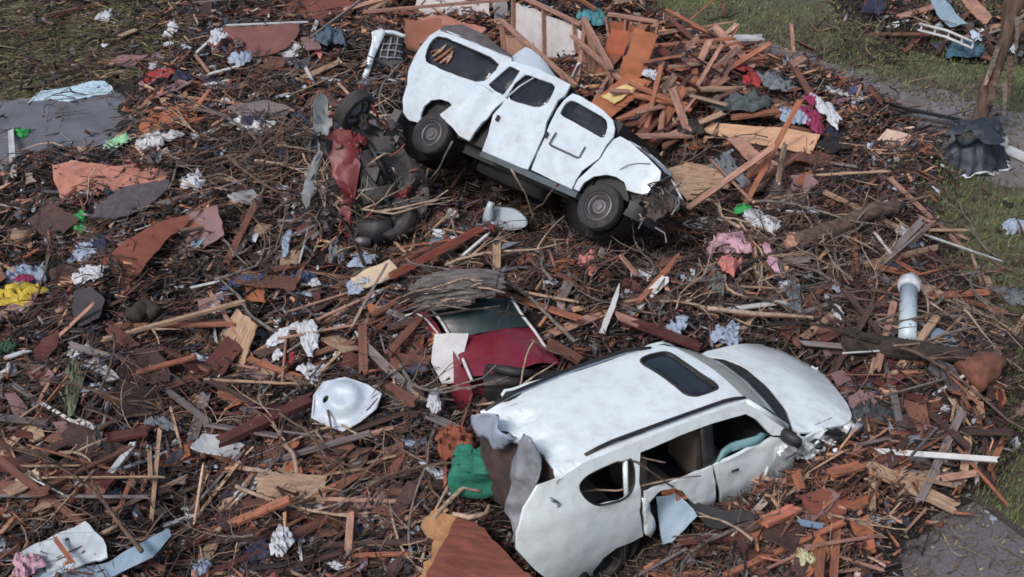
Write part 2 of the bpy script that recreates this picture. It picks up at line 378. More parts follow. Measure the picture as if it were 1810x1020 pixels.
# ============================================================ LOOSE STUFF (uncountable small pieces)
PAL = {k: [(S(*c[:3])[:3], c[3]) for c in v] for k, v in {
 'brown': [(58, 42, 42, 5), (90, 62, 52, 4), (122, 80, 66, 2), (82, 74, 80, 4), (32, 27, 30, 6), (156, 126, 106, 1.2), (104, 58, 44, 1.4), (118, 110, 120, 2), (176, 172, 180, .5)],
 'twig': [(120, 96, 84, 4), (160, 134, 116, 1.8), (84, 62, 56, 5), (106, 86, 82, 3), (48, 38, 36, 5), (182, 152, 130, .9), (134, 80, 62, 1)],
 'orange': [(166, 104, 76, 4), (132, 80, 62, 4), (198, 146, 112, 3), (104, 62, 52, 3), (84, 60, 56, 2), (208, 172, 146, 1)],
 'scrap': [(190, 198, 210, 3), (160, 176, 200, 2), (36, 40, 54, 4), (90, 96, 112, 3), (66, 82, 130, .8), (186, 160, 160, 1), (120, 44, 48, 1), (60, 110, 90, .3), (152, 138, 130, 3), (168, 96, 70, 1.5)],
 'straw': [(150, 136, 104, 4), (118, 100, 76, 4), (92, 76, 66, 3), (176, 156, 124, 1), (92, 88, 62, 3)]}.items()}
def colours(n, pal):
    cs = np.array([c for c, w_ in PAL[pal]]); ws = np.array([w_ for c, w_ in PAL[pal]], float); ws /= ws.sum()
    return cs[rng.choice(len(cs), n, p=ws)] * rng.uniform(.65, 1.25, (n, 1))
def rots(n, tilt, nx, ny, pref=None, spread=.6):
    az = rng.uniform(0, 2*np.pi, n)
    if pref is not None:
        k = rng.random(n) < .45; az = np.where(k, pref + rng.normal(0, spread, n), az)
    el = rng.normal(0, tilt, n); ro = rng.normal(0, tilt*1.6, n)
    ex = np.c_[np.cos(az)*np.cos(el), np.sin(az)*np.cos(el), np.sin(el)]
    ex[:, 2] += -(nx*0 ) ; up = np.c_[-np.cos(az)*np.sin(el), -np.sin(az)*np.sin(el), np.cos(el)]
    ey = np.cross(up, ex)
    ey2 = ey*np.cos(ro)[:, None] + up*np.sin(ro)[:, None]; ez = np.cross(ex, ey2)
    return ex, ey2, ez
def sample_pos(n, dens):
    """random places over the heap, thinned by dens(x, y, u, v) in 0..1"""
    X = []; Y = []; tot = 0
    while tot < n:
        y = rng.uniform(8.5, 36, 60000); x = rng.uniform(-1, 1, 60000)*(y*.42+2.5)
        u, v = project(x, y, 0); p = dens(x, y, u, v)*np.clip((17/y)**1.3, .3, 1.6)/1.6
        k = rng.random(60000) < p
        k &= ~in_car(x, y, 's') & ~(in_car(x, y, 'v', -.1) & (rng.random(60000) < .35)) & ~in_maroon(x, y)
        X.append(x[k]); Y.append(y[k]); tot += k.sum()
    return np.concatenate(X)[:n], np.concatenate(Y)[:n]
def place(name, n, kind, pal, dens, size, tilt, lift, label, cat, pref=.6, material=PIECES):
    x, y = sample_pos(n, dens); z = H(x, y)+rng.uniform(lift[0], lift[1], n)
    ex, ey, ez = rots(n, tilt, 0, 0, pref)
    L = size[0]*np.exp(rng.normal(0, size[3], n)); Wd = size[1]*np.exp(rng.normal(0, .45, n)); T = size[2]*np.exp(rng.normal(0, .3, n))
    far = np.clip(y/17, .85, 1.4); L = L*far**.5; Wd = Wd*far
    P = np.c_[x, y, z]; z2 = z
    if kind == 'box':
        loc = np.array([(a, b, c) for a in (-1, 1) for b in (-1, 1) for c in (-1, 1)], float)/2
        loc = np.repeat(loc[None], n, 0); loc[:, 4:, 1] *= rng.uniform(.15, 1, (n, 1)); loc[:, :, 0] += rng.uniform(-.12, .12, (n, 8))
        F = [(0, 1, 3, 2), (4, 6, 7, 5), (0, 4, 5, 1), (2, 3, 7, 6), (0, 2, 6, 4), (1, 5, 7, 3)]
        lx, ly, lz = loc[:, :, 0]*L[:, None], loc[:, :, 1]*Wd[:, None], loc[:, :, 2]*T[:, None]
    elif kind == 'twig':
        K = 5; t = np.linspace(-.5, .5, K); bend = rng.normal(0, .16, n)[:, None]*L[:, None]; b2 = rng.normal(0, .05, n)[:, None]*L[:, None]
        cy = bend*(t**2*4-.5) + b2*np.sin(t*14); cz = rng.normal(0, .10, n)[:, None]*L[:, None]*(t**2*4-.5)
        rr = (Wd[:, None]/2)*np.linspace(1, .35, K)[None]
        lx = np.zeros((n, K*3)); ly = lx.copy(); lz = lx.copy()
        for s_ in range(3):
            a = 2*np.pi*s_/3
            lx[:, s_::3] = t[None]*L[:, None]; ly[:, s_::3] = cy+rr*np.cos(a); lz[:, s_::3] = cz+rr*np.sin(a)
        F = [(i*3+s_, i*3+(s_+1) % 3, (i+1)*3+(s_+1) % 3, (i+1)*3+s_) for i in range(K-1) for s_ in range(3)]
    elif kind == 'flake':
        an = np.linspace(0, 2*np.pi, 6)[:-1][None] + rng.uniform(-.35, .35, (n, 5)); ra = rng.uniform(.3, .6, (n, 5))
        lx = np.cos(an)*ra*L[:, None]; ly = np.sin(an)*ra*Wd[:, None]; lz = rng.normal(0, .12, (n, 5))*L[:, None]
        F = [(0, 1, 2), (0, 2, 3), (0, 3, 4)]
    elif kind == 'scrap':
        g = np.array([(a, b) for a in (-1, -.33, .33, 1) for b in (-1, -.33, .33, 1)])/2
        lx = (g[None, :, 0]+rng.normal(0, .10, (n, 16)))*L[:, None]; ly = (g[None, :, 1]+rng.normal(0, .10, (n, 16)))*Wd[:, None]; lz = rng.normal(0, .16, (n, 16))*np.minimum(L, Wd)[:, None]
        F = [(i*4+j, (i+1)*4+j, (i+1)*4+j+1, i*4+j+1) for i in range(3) for j in range(3)]
    elif kind == 'blade':
        lx = np.stack([np.zeros(n), np.zeros(n), L], 1); ly = np.stack([-Wd/2, Wd/2, np.zeros(n)], 1); lz = np.zeros((n, 3)); F = [(0, 1, 2)]
    V = P[:, None, :] + lx[..., None]*ex[:, None, :] + ly[..., None]*ey[:, None, :] + lz[..., None]*ez[:, None, :]
    nv = V.shape[1]; V = V.reshape(-1, 3)
    col = colours(n, pal); col = np.repeat(np.c_[col, np.ones(n)], nv, 0)
    me = bpy.data.meshes.new(name)
    Fa = np.array(F); k = Fa.shape[1]; faces = (Fa[None]+(np.arange(n)*nv)[:, None, None]).reshape(-1, k)
    me.vertices.add(len(V)); me.vertices.foreach_set('co', V.ravel())
    me.loops.add(faces.size); me.loops.foreach_set('vertex_index', faces.ravel())
    me.polygons.add(len(faces)); me.polygons.foreach_set('loop_start', np.arange(len(faces))*k); me.polygons.foreach_set('loop_total', np.full(len(faces), k))
    me.update(calc_edges=True)
    at = me.color_attributes.new('tint', 'FLOAT_COLOR', 'POINT'); at.data.foreach_set('color', col.ravel())
    me.materials.append(material)
    if kind in ('twig', 'scrap'): me.polygons.foreach_set('use_smooth', [True]*len(me.polygons))
    o = bpy.data.objects.new(name, me); C.objects.link(o); tag(o, label, cat, kind='stuff'); return o
def region(u, v, lst):
    r = np.zeros(np.shape(u))
    for cu, cv, ru, rv, a in lst: r = np.maximum(r, a*np.exp(-((u-cu)/ru)**2-((v-cv)/rv)**2))
    return r
def verge(u, v): return region(u, v, [(1720, 560, 130, 110, .45), (1790, 700, 80, 80, .4), (1560, 330, 120, 50, .4), (1560, 60, 90, 60, .6), (1300, 60, 200, 40, .10), (1600, 160, 160, 50, .08), (100, 240, 260, 60, .05)])
ORG = [(1180, 180, 260, 130, 1), (1400, 900, 190, 100, 1), (1450, 280, 180, 60, .8), (760, 60, 200, 60, .8), (280, 210, 120, 40, .5)]
d_main = lambda x, y, u, v: np.clip(mask_at(M_main, x, y)**1.5 + mask_at(M_far, x, y)*.8 + verge(u, v)*.5 + .5*mask_at(M_left, x, y), 0, 1)
d_twig = lambda x, y, u, v: np.clip(mask_at(M_main, x, y)**1.5*(.24+region(u, v, [(1250, 450, 380, 120, .65), (1130, 980, 300, 90, .5), (480, 280, 150, 120, .5), (900, 330, 200, 60, .4)])) + verge(u, v), 0, 1)
d_org = lambda x, y, u, v: np.clip(mask_at(M_main, x, y)*(.1+region(u, v, ORG)) + .1*mask_at(M_far, x, y), 0, 1)
d_scr = lambda x, y, u, v: np.clip(mask_at(M_main, x, y)*(.3+region(u, v, [(480, 240, 140, 60, .7), (300, 100, 150, 80, .5), (650, 300, 100, 100, .6), (1350, 300, 150, 80, .4), (700, 760, 100, 100, .4), (1000, 100, 120, 60, .4), (1550, 620, 120, 80, .5)])) + mask_at(M_far, x, y)*.7, 0, 1)
d_straw = lambda x, y, u, v: np.clip(mask_at(M_left, x, y) + .05*mask_at(M_main, x, y) + .3*verge(u, v), 0, 1)
place('wood_splinters', 30000, 'box', 'brown', d_main, (.20, .030, .016, .55), .34, (-.10, .12), 'dark brown and reddish wood splinters strewn thickly over the heap', 'splinters')
place('wood_chips', 34000, 'flake', 'brown', d_main, (.09, .065, .01, .45), .5, (-.08, .09), 'small dark bark flakes and wood chips filling the heap', 'chips')
place('twigs', 21000, 'twig', 'twig', d_twig, (.50, .015, .015, .45), .28, (-.04, .16), 'tangled thin grey-brown twigs matted over the heap', 'twigs')
place('orange_splinters', 7000, 'box', 'orange', d_org, (.24, .045, .018, .55), .34, (-.04, .13), 'fresh orange lumber splinters around the broken boards', 'splinters')
place('paper_and_cloth_scraps', 6500, 'scrap', 'scrap', d_scr, (.11, .075, .01, .55), .45, (-.04, .10), 'torn scraps of paper, plastic and cloth mixed into the heap', 'scraps')
place('straw_litter', 9000, 'twig', 'straw', d_straw, (.40, .014, .01, .4), .12, (-.02, .05), 'dry straw and reed litter flattened on the lawn', 'straw', pref=.2)
GR = {}
PAL['grass'] = [(S(114, 130, 76)[:3], 4), (S(66, 78, 50)[:3], 3), (S(112, 108, 76)[:3], 2.5), (S(98, 84, 68)[:3], 2.5)]
d_grass = lambda x, y, u, v: ((u > 1150) & (mask_at(M_main, x, y) < .5) & ~inpoly(u, v, [(1480, 1120), (1530, 940), (1600, 850), (1690, 858), (1830, 968), (2050, 1120)])
      & ~inpoly(u, v, [(1050, 62), (1130, 40), (1300, 62), (1420, 92), (1560, 150), (1720, 210), (2050, 300), (2050, 400), (1800, 330), (1640, 285), (1500, 235), (1380, 150)])) * (.55+.45*vnoise(x, y, .6, 12))
def grass():
    o = place('grass', 60000, 'blade', 'grass', d_grass, (.07, .016, .01, .4), .3, (0, .004), 'short green lawn grass at the edge of the debris', 'grass')
    me = o.data; n = len(me.vertices); co = np.empty(n*3); me.vertices.foreach_get('co', co); co = co.reshape(-1, 3, 3)
    L = np.linalg.norm(co[:, 2]-co[:, 0], axis=1); co[:, 2, 2] = co[:, 0, 2]+L*.9; co[:, 2, :2] = co[:, 0, :2]*.5+co[:, 2, :2]*.5
    me.vertices.foreach_set('co', co.ravel()); me.update()
grass()
d_road = lambda x, y, u, v: (inpoly(u, v, [(1480, 1120), (1530, 940), (1600, 850), (1690, 858), (1760, 915), (1830, 968), (2050, 1120)])*.5 + inpoly(u, v, [(1100, 50), (1300, 62), (1560, 135), (1720, 178), (2050, 260), (2050, 400), (1640, 285), (1380, 150)])*1.0)*(.3+.7*(vnoise(x, y, .9, 21) > -.1))*(mask_at(M_main, x, y) < .3)
place('road_litter', 1500, 'flake', 'straw', d_road, (.045, .03, .01, .6), .3, (.006, .02), 'small leaves, grit and bark bits on the road and driveway', 'litter')
place('road_twigs', 500, 'twig', 'straw', d_road, (.22, .012, .01, .5), .05, (.01, .025), 'thin twigs blown over the road and driveway', 'twigs')
def rag_geo(L, Wd, puff, seed, n=16, lobes=.28):
    pts = []; fs = []; r_ = random.Random(seed)
    ph = [r_.uniform(0, 6.3) for _ in range(4)]
    for i in range(n+1):
        for j in range(n+1):
            x, y = i/n*2-1, j/n*2-1
            # square to rounded blob with an uneven outline
            d = math.hypot(x*math.sqrt(max(0, 1-y*y/2)), y*math.sqrt(max(0, 1-x*x/2))); an = math.atan2(y, x)
            rr = 1+lobes*math.sin(2*an+ph[0])*.6+lobes*math.sin(3*an+ph[1])*.7+lobes*.5*math.sin(5*an+ph[2])+.25*lobes*math.sin(9*an+ph[3])
            X, Y = math.cos(an)*d*rr, math.sin(an)*d*rr
            q = Vector((X*2.2+seed, Y*2.2, seed*.7)); w1 = noise.noise_vector(q*1.3); w2 = noise.noise(q*2.6)
            rid = abs(noise.noise(q*1.8+Vector((5, 0, 0)))); fo = abs(math.sin(q.x*2.6*math.cos(ph[0])+q.y*2.6*math.sin(ph[0])+w1.x*3))
            z = puff*(1-d*d)*.55 + puff*(1.3*(.35-rid)) + puff*.45*w2 + puff*.5*(.5-fo)
            z = z if d < .95 else z*.3-puff*.12
            pts.append(Vector((X*L/2+w1.x*L*.16, Y*Wd/2+w1.y*Wd*.16, z)))
    for i in range(n):
        for j in range(n): a = i*(n+1)+j; fs.append((a, a+n+1, a+n+2, a+1))
    return pts, fs
# ============================================================ VEHICLES
def loft_geo(A, B, n, bulge=Vector((0, 0, 0)), m=None):
    """grid between two curves of equal count"""
    k = len(A); vs = []; fs = []
    for i in range(n+1):
        t = i/n
        for j in range(k):
            vs.append(Vector(A[j])*(1-t)+Vector(B[j])*t + bulge*math.sin(math.pi*t))
    for i in range(n):
        for j in range(k-1): fs.append((i*k+j, i*k+j+1, (i+1)*k+j+1, (i+1)*k+j))
    return vs, fs
def dent(geo, amp, freq, seed=0, fine=0.0):
    V = []
    for v in geo[0]:
        d = noise.noise_vector(Vector(v)*freq+Vector((seed, seed*2, 0)))*amp
        if fine: d += noise.noise_vector(Vector(v)*freq*4+Vector((seed, 0, 5)))*fine
        V.append(Vector(v)+d)
    return V, geo[1]
def resample(pts, n):
    pts = [Vector(p) for p in pts]; L = [0]
    for a, b in zip(pts[:-1], pts[1:]): L.append(L[-1]+(b-a).length)
    out = []
    for i in range(n):
        s = L[-1]*i/(n-1); k = 0
        while k < len(L)-2 and L[k+1] < s: k += 1
        t = (s-L[k])/max(1e-9, L[k+1]-L[k]); out.append(pts[k].lerp(pts[k+1], min(1, t)))
    return out
def wheel(parent, c, rad=.4, wid=.25, side=-1, rot=None, flat=0, rimmat=None):
    """a wheel thing-part with tyre and rim, axle along local y"""
    rt = .62*rad
    m = Matrix.Translation(c) @ ((rot or Matrix.Identity(3)).to_4x4()) @ Matrix.Scale(-side, 4, (0, 1, 0))
    h = wid/2
    prof = [(rt, -h*.75), (rt+.02, -h*.95), (rad*.86, -h), (rad*.96, -h*.85), (rad, -h*.6), (rad, -h*.12), (rad*.985, -h*.1), (rad*.985, h*.1), (rad, h*.12), (rad, h*.6), (rad*.96, h*.85), (rad*.8, h), (rt, h*.8)]
    hub = [(rt, -h*.78), (rt*.93, -h*.82), (rt*.88, -h*.45), (rt*.75, -h*.3), (rt*.6, -h*.32), (rt*.5, -h*.5), (rt*.34, -h*.52), (rt*.3, -h*.75), (rt*.12, -h*.8), (0.001, -h*.8)]
    t = mk('wheel', *xform(lathe_geo(hub), m), rimmat or STEEL, parent, True); shade_auto(t, 30)
    ty = lathe_geo(prof, 32)
    if rot is None and flat: ty = ([Vector((v.x, v.y*1.0, max(v.z, -rad+flat))) for v in ty[0]], ty[1])
    tt = mk('tyre', *xform(ty, m), RUBBER, t, True); shade_auto(tt, 35)
    mk('hub_ring', *xform(lathe_geo([(rt*.84, -h*.37), (rt*.78, -h*.35), (rt*.60, -h*.35), (rt*.55, -h*.42)]), m), BLACK, t, True)
    return t

# ---- white sport utility wagon in front
def build_suv():
    car = empty('sport_utility_car', SUV_T, SUV_R)
    tag(car, 'battered white sport utility car with sunroof and torn rear door, buried to its sills', 'car')
    nose = lambda x: 1 - .13*max(0, (x-1.5)/.9)**2 - .06*max(0, (-x-2.2)/.6)**2
    def ys(p):
        z = p.z; y = .99-.05*((z-.65)/.45)**2 if z < 1.07 else .965-.40*(z-1.07)
        return -y*nose(p.x)
    def S2(lst):
        o = []
        for u, v in lst:
            p = local_hit(SUV_R, SUV_T, u, v, 1, ys); o.append((p.x, p.z))
        return o
    side = lambda sgn=1, am=.012, f=1.3: (lambda a, b: Vector((a, sgn*ys(Vector((a, 0, b)))+am*noise.noise(Vector((a*f, b*f*1.4, sgn*3)))+am*.5*noise.noise(Vector((a*5, b*5, 9+sgn))), b)))
    body = [(987, 846), (1031, 819), (1100, 791), (1200, 754), (1300, 718), (1322, 712), (1348, 726), (1394, 756), (1392, 770), (1366, 770), (1338, 742), (1318, 732), (1262, 748), (1200, 771), (1132, 800),
            (1129, 850), (1133, 875), (1130, 905), (1137, 948), (1118, 958), (1090, 968), (1065, 986), (1048, 1010), (1040, 1040), (1000, 1044), (948, 1010), (913, 972), (914, 945), (925, 900), (950, 858)]
    qw = [(1023, 862), (1030, 850), (1043, 839), (1080, 822), (1108, 811), (1117, 812), (1124, 830), (1123, 862), (1107, 884), (1080, 892), (1056, 896), (1035, 884)]
    bodyL, qwL = S2(body), S2(chai(qw))
    for sgn in (1, -1):
        bl = bodyL if sgn == 1 else [(max(x, -2.05), z) for x, z in bodyL]
        bl = bl if sgn == 1 else [(x, z-.05) for x, z in bl]
        t = mk('body_side', *dent(sheet_geo(bl, [qwL], side(sgn), .035*sgn, .07), .008 if sgn == 1 else .03, 3, 2), PAINT, car, True); shade_auto(t, 38)
    shell = []
    # quarter window surround and its broken glass edge
    q3 = [side(1, 0)(a, b)+Vector((0, .015, 0)) for a, b in qwL]; q3.append(q3[0]); q3.append(q3[1])
    mk('quarter_window_trim', *tube_geo(q3, [.016]*len(q3), 6, False), BLACK, car, True)
    p1, p2 = S2([(1110, 814)])[0], S2([(1112, 884)])[0]
    mk('quarter_window_post', *tube_geo([side(1, 0)(*p1)+Vector((0, .05, 0)), side(1, 0)(*p2)+Vector((0, .05, 0))], [.03, .03], 8), PAINT, car, True)
    # doors below the glass line
    fd = S2([(1263, 823), (1300, 807), (1345, 786), (1366, 774), (1392, 776), (1404, 800), (1400, 840), (1385, 872), (1330, 905), (1268, 930)])
    d = mk('front_door', *dent(sheet_geo(fd, [], side(1, .02), .04, .06), .014, 4, 5), PAINT, car, True); shade_auto(d, 35)
    hp = [side(1, 0)(*q) for q in S2([(1292, 832), (1303, 828)])]
    mk('door_handle', *tube_geo([h+Vector((0, -.02, 0)) for h in hp], [.014, .014], 6), BLACK, d, True)
    rd = S2([(1141, 870), (1180, 856), (1230, 837), (1260, 824), (1265, 855), (1263, 895), (1250, 912), (1236, 898), (1222, 885), (1205, 868), (1190, 862), (1168, 868), (1150, 885), (1143, 905)])
    d = mk('rear_door', *dent(sheet_geo(rd, [], side(1, .02), .04, .05), .018, 5, 7, .006), PAINT, car, True, ); shade_auto(d, 35)
    op = S2([(1136, 880), (1146, 885), (1160, 935), (1150, 950), (1140, 945)])
    mk('rear_door_edge', *dent(sheet_geo(op, [], side(1, .02), .05, .05), .02, 5, 1), PAINT, car, True)
    for pts in (fd, rd): mk('far_door', *sheet_geo(pts, [], side(-1, .01), -.04, .12), PAINT, car, True)
    # pillars between the windows
    bp_ = S2([(1243, 754), (1262, 748), (1266, 822), (1246, 830)])
    for sgn in (1, -1): mk('door_pillar', *sheet_geo(bp_, [], (lambda a, b, s=sgn: side(s, 0)(a, b)+Vector((0, .03*s, 0))), .05*sgn, .1), BLACK, car, True)
    # fender, crumpled
    fe = [(.74, 1.0), (1.15, 1.0), (1.7, .94), (2.15, .86), (2.4, .72), (2.42, .45), (2.0, .38), (1.96, .58), (1.8, .74), (1.55, .8), (1.3, .74), (1.14, .58), (1.08, .34), (.74, .34)]
    for sgn in (1, -1):
        t = mk('front_fender', *dent(sheet_geo(fe, [], side(sgn, .02), .03*sgn, .05), .05 if sgn == 1 else .015, 3.2, 11, .022 if sgn == 1 else 0), PAINT, car, True); shade_auto(t, 30)
    # roof
    zr = lambda p: 1.615+.055*(1-min(1, (p.y/.78))**2) - .05*max(0, (p.x+.2)/.6)**2*.6 - .10*max(0, (-p.x-2.2)/.4)**2
    def T2(lst, fn=zr):
        o = []
        for u, v in lst:
            p = local_hit(SUV_R, SUV_T, u, v, 2, fn); o.append((p.x, p.y))
        return o
    roof = [(849, 727), (900, 698), (1000, 657), (1100, 623), (1145, 612), (1172, 610), (1195, 615), (1225, 630), (1262, 654), (1298, 685), (1323, 711), (1200, 754), (1100, 791), (1030, 819), (987, 846), (962, 800), (905, 778), (862, 758)]
    sun = [(1133, 637), (1150, 628), (1177, 625), (1200, 637), (1235, 660), (1266, 683), (1252, 693), (1221, 699), (1196, 682), (1165, 660)]
    rz = lambda a, b: Vector((a, b, zr(Vector((a, b, 0))) + .010*noise.noise(Vector((a*1.6, b*1.6, 1))) - .10*math.exp(-((a+2.35)/.25)**2)*abs(noise.noise(Vector((a*2, b*5, 3))))*1.6))
    roofL, sunL = T2(roof), T2(chai([(1126, 638), (1150, 627), (1181, 621), (1208, 640), (1238, 661), (1274, 684), (1256, 693), (1218, 704), (1190, 680), (1160, 658)]))
    t = mk('roof', *sheet_geo(roofL, [sunL], rz, .03, .07), PAINT, car, True); shade_auto(t, 16)
    g = mk('sunroof', *sheet_geo([(x*1.0, y) for x, y in sunL], [], lambda a, b: rz(a, b)-Vector((0, 0, .02)), .02, .1), GLASS, t, True)
    s3 = [rz(a, b)+Vector((0, 0, .001)) for a, b in sunL]; s3 += s3[:2]
    mk('sunroof_seal', *tube_geo(s3, [.017]*len(s3), 6, False), BLACK, t, True)
    def rail(pxs, off, nm='roof_rail'):
        P = resample([rz(*q)+Vector(off) for q in T2(pxs)], 14); n = len(P)
        up = [p+Vector((0, 0, .055*min(1, 6*(i/(n-1))*(1-i/(n-1))*1.6))) for i, p in enumerate(P)]
        mk(nm, *tube_geo(up, [.022]*n, 8), BLACK, t, True)
        mk('drip_channel', *tube_geo([p+Vector((0, off[1]*.8, -.008)) for p in P], [.014]*n, 6), BLACK, t, True)
    rail([(1036, 806), (1100, 783), (1200, 746), (1290, 714), (1318, 705)], (0, .02, 0))
    rail([(856, 724), (900, 700), (1000, 659), (1100, 626), (1148, 614)], (0, -.02, 0))
    # windscreen, cowl, bonnet
    zc = lambda p: 1.085 - .03*(p.y/.8)**2
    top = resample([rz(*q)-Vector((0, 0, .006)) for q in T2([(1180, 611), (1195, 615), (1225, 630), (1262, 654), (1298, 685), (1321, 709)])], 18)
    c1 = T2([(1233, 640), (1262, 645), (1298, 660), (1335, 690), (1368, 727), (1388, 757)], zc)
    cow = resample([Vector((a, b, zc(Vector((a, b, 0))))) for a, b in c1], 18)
    mk('windscreen', *loft_geo(top, cow, 8, Vector((.05, 0, .05))), mat('dusty_painted_sky_windscreen', (.42, .47, .45, 1), .15, .25, 3, None, .02, dirt=.3, dirtcol=(.12, .11, .1, 1), dscale=3), car, True)  # pale base colour carries the sky reflection, with dust spots over it
    c2 = T2([(1236, 632), (1275, 632), (1316, 648), (1356, 682), (1388, 722), (1398, 757)], lambda p: 1.07-.02*p.x*0)
    cow2 = resample([Vector((a, b, 1.055)) for a, b in c2], 18)
    mk('cowl', *loft_geo([p-Vector((0, 0, .01)) for p in cow], cow2, 3, Vector((0, 0, -.03))), BLACK, car, True)
    wp = cow[3]+Vector((0, 0, .02)); mk('wiper', *tube_geo([wp, cow[8]+Vector((-.12, 0, .08)), cow[13]+Vector((-.05, 0, .05))], [.009, .009, .006], 5), BLACK, car, True)
    ap = [Vector(side(1, 0)(*q)) for q in S2([(1322, 712), (1350, 728), (1392, 757)])]
    mk('windscreen_pillar', *tube_geo([p+Vector((0, .02, .005)) for p in ap], [.035, .035, .04], 8), PAINT, car, True)
    zh = lambda p: 1.06-.05*max(0, p.x-1.1) - .16*max(0, (p.x-1.7))**2 - .065*(p.y/.8)**2 + .01
    hood = [(1238, 628), (1252, 618), (1300, 610), (1343, 607), (1375, 612), (1410, 627), (1450, 655), (1480, 688), (1502, 722), (1506, 742), (1490, 752), (1462, 757), (1425, 765), (1402, 762), (1399, 750), (1388, 720), (1356, 681), (1316, 647), (1276, 631)]
    hL = T2(chai(hood, 1), zh)
    hz = lambda a, b: Vector((a, b, zh(Vector((a, b, 0)))+.018*noise.noise(Vector((a*2, b*2, 5)))+.05*max(0, -b-.5)*noise.noise(Vector((a*9, b*9, 2)))))
    t = mk('bonnet', *sheet_geo(hL, [], hz, .03, .06), PAINT, car, True); shade_auto(t, 38)
    mk('bonnet_crease', *tube_geo([hz(*q)+Vector((0, 0, -.004)) for q in T2([(1440, 752), (1470, 738), (1497, 712)], zh)], [.008]*3, 5), CRUMP, t, True)
    fr = resample([hz(*q) for q in T2([(1420, 633), (1450, 656), (1480, 689), (1501, 722), (1505, 741)], zh)], 16)
    lo = [Vector((p.x+.08, p.y, .42)) for p in fr]
    mk('crushed_nose', *dent(loft_geo(fr, lo, 8, Vector((.08, 0, 0))), .07, 4, 3, .03), CRUMP, car, True)
    hl = hz(*T2([(1494, 742)], zh)[0])
    for k, dy in enumerate((0, 1.35)):
        mk('headlight', *dent(([v+hl+Vector((.05, dy, -.12)) for v in box_geo((0, 0, 0), (.25, .32, .16))[0]], box_geo((0, 0, 0), (1, 1, 1))[1]), .03, 6, 2+k), mat('cracked_lamp_glass', (.5, .52, .55, 1), .2, .4, 12, None, .5, dirt=.6), car, True)
    for k in range(9):
        a = hl+Vector((rnd.uniform(-.7, .15), rnd.uniform(-.3, .15), rnd.uniform(-.25, .0))); b = a+Vector((rnd.uniform(-.2, .35), rnd.uniform(-.25, .1), rnd.uniform(-.1, .1)))
        mk('torn_trim', *dent(join(tube_geo([a, (a+b)/2+Vector((0, 0, .03)), b], [.02, .03, .01], 4)), .02, 6, k), rnd.choice([PAINT, CRUMP, BLACK]), car, True)
    for k in range(22):
        u0 = 1385+k*7; c_ = side(1, 0)(*S2([(u0, 800-.25*(u0-1385)+rnd.uniform(-16, 26))])[0])+Vector((rnd.uniform(-.05, .05), rnd.uniform(-.1, .02), 0)); v_, f_ = rag_geo(rnd.uniform(.18, .36), rnd.uniform(.10, .22), .07, k+.3, 8, .4)
        rr_ = Matrix.Rotation(rnd.uniform(.6, 1.5), 3, 'X') @ Matrix.Rotation(rnd.uniform(-.6, .6), 3, 'Z'); mk('shredded_fender_skin', [rr_ @ v+c_ for v in v_], f_, rnd.choice([PAINT, PAINT, CRUMP, CRUMP, BLACK, MATS['cracked_lamp_glass']]), car)
    mp = side(1, 0)(*S2([(1384, 768)])[0])
    sph = []
    t = mk('door_mirror', *dent(([Vector((v.x*.6, v.y*1.2, v.z*.75)) for v in lathe_geo([(.001, -.14), (.09, -.13), (.11, -.02), (.07, .10), (.001, .1)], 12)[0]], lathe_geo([(.001, -.14), (.09, -.13), (.11, -.02), (.07, .10), (.001, .1)], 12)[1]), .05, 7, 1), BLACK, car, True); t.location = mp+Vector((.02, -.05, .0))
    # floor, far side glass and seats
    mk('floor_pan', *box_geo((-.1, 0, .42), (4.4, 1.7, .1)), BLACK, car)
    mk('underbody', *box_geo((-.1, 0, .3), (4.0, 1.5, .14)), BLACK, car)
    mk('dashboard', *box_geo((.95, 0, .85), (.45, 1.6, .3)), BLACK, car)
    mk('door_lining', *box_geo((-.55, .86, .72), (2.9, .05, .7)), BLACK, car)
    mk('door_lining', *box_geo((.25, -.88, .70), (1.1, .04, .62)), BLACK, car)
    mk('headlining', *sheet_geo([(x*.97-.03, y*.96) for x, y in roofL], [], lambda a, b: rz(a, b)-Vector((0, 0, .06)), 0, .2), SEAT, car)
    for sx, sy in ((-.05, -.42), (-.05, .42), (-1.0, -.45), (-1.0, .4), (-1.9, 0)):
        wd = .5 if sx > -1.5 else 1.2
        st = mk('seat', *dent(box_geo((sx+.22, sy, .66), (.5, wd, .2)), .02, 3), SEAT, car, True)
        bk = box_geo((0, 0, 0), (.14, wd, .62), Matrix.Rotation(-.25, 3, 'Y')); mk('backrest', [v+Vector((sx-.08, sy, .98)) for v in bk[0]], bk[1], SEAT, st)
        hr = box_geo((sx-.19, sy, 1.34), (.09, .24, .17)); mk('headrest', *hr, SEAT, st)
    ab = S2([(1272, 818), (1285, 800), (1320, 783), (1352, 768), (1362, 772), (1345, 786), (1300, 806)])
    mk('side_airbag', *sheet_geo(ab, [], lambda a, b: side(1, 0)(a, b)+Vector((0, .05+.03*math.sin(a*9), .0)), .04, .08), AIRBAG, car, True)
    rr = resample([rz(*q) for q in T2([(851, 730), (862, 758), (905, 778), (962, 800), (987, 846)])], 14)
    mk('tailgate', *dent(loft_geo(rr, [Vector((-2.30, p.y*.9, .35)) for p in rr], 12, Vector((-.04, 0, 0))), .07, 3, 6, .04), mat('dark_torn_lining', S(70, 56, 58), .9, .5, 6, None, .5, dirt=.6), car, True)
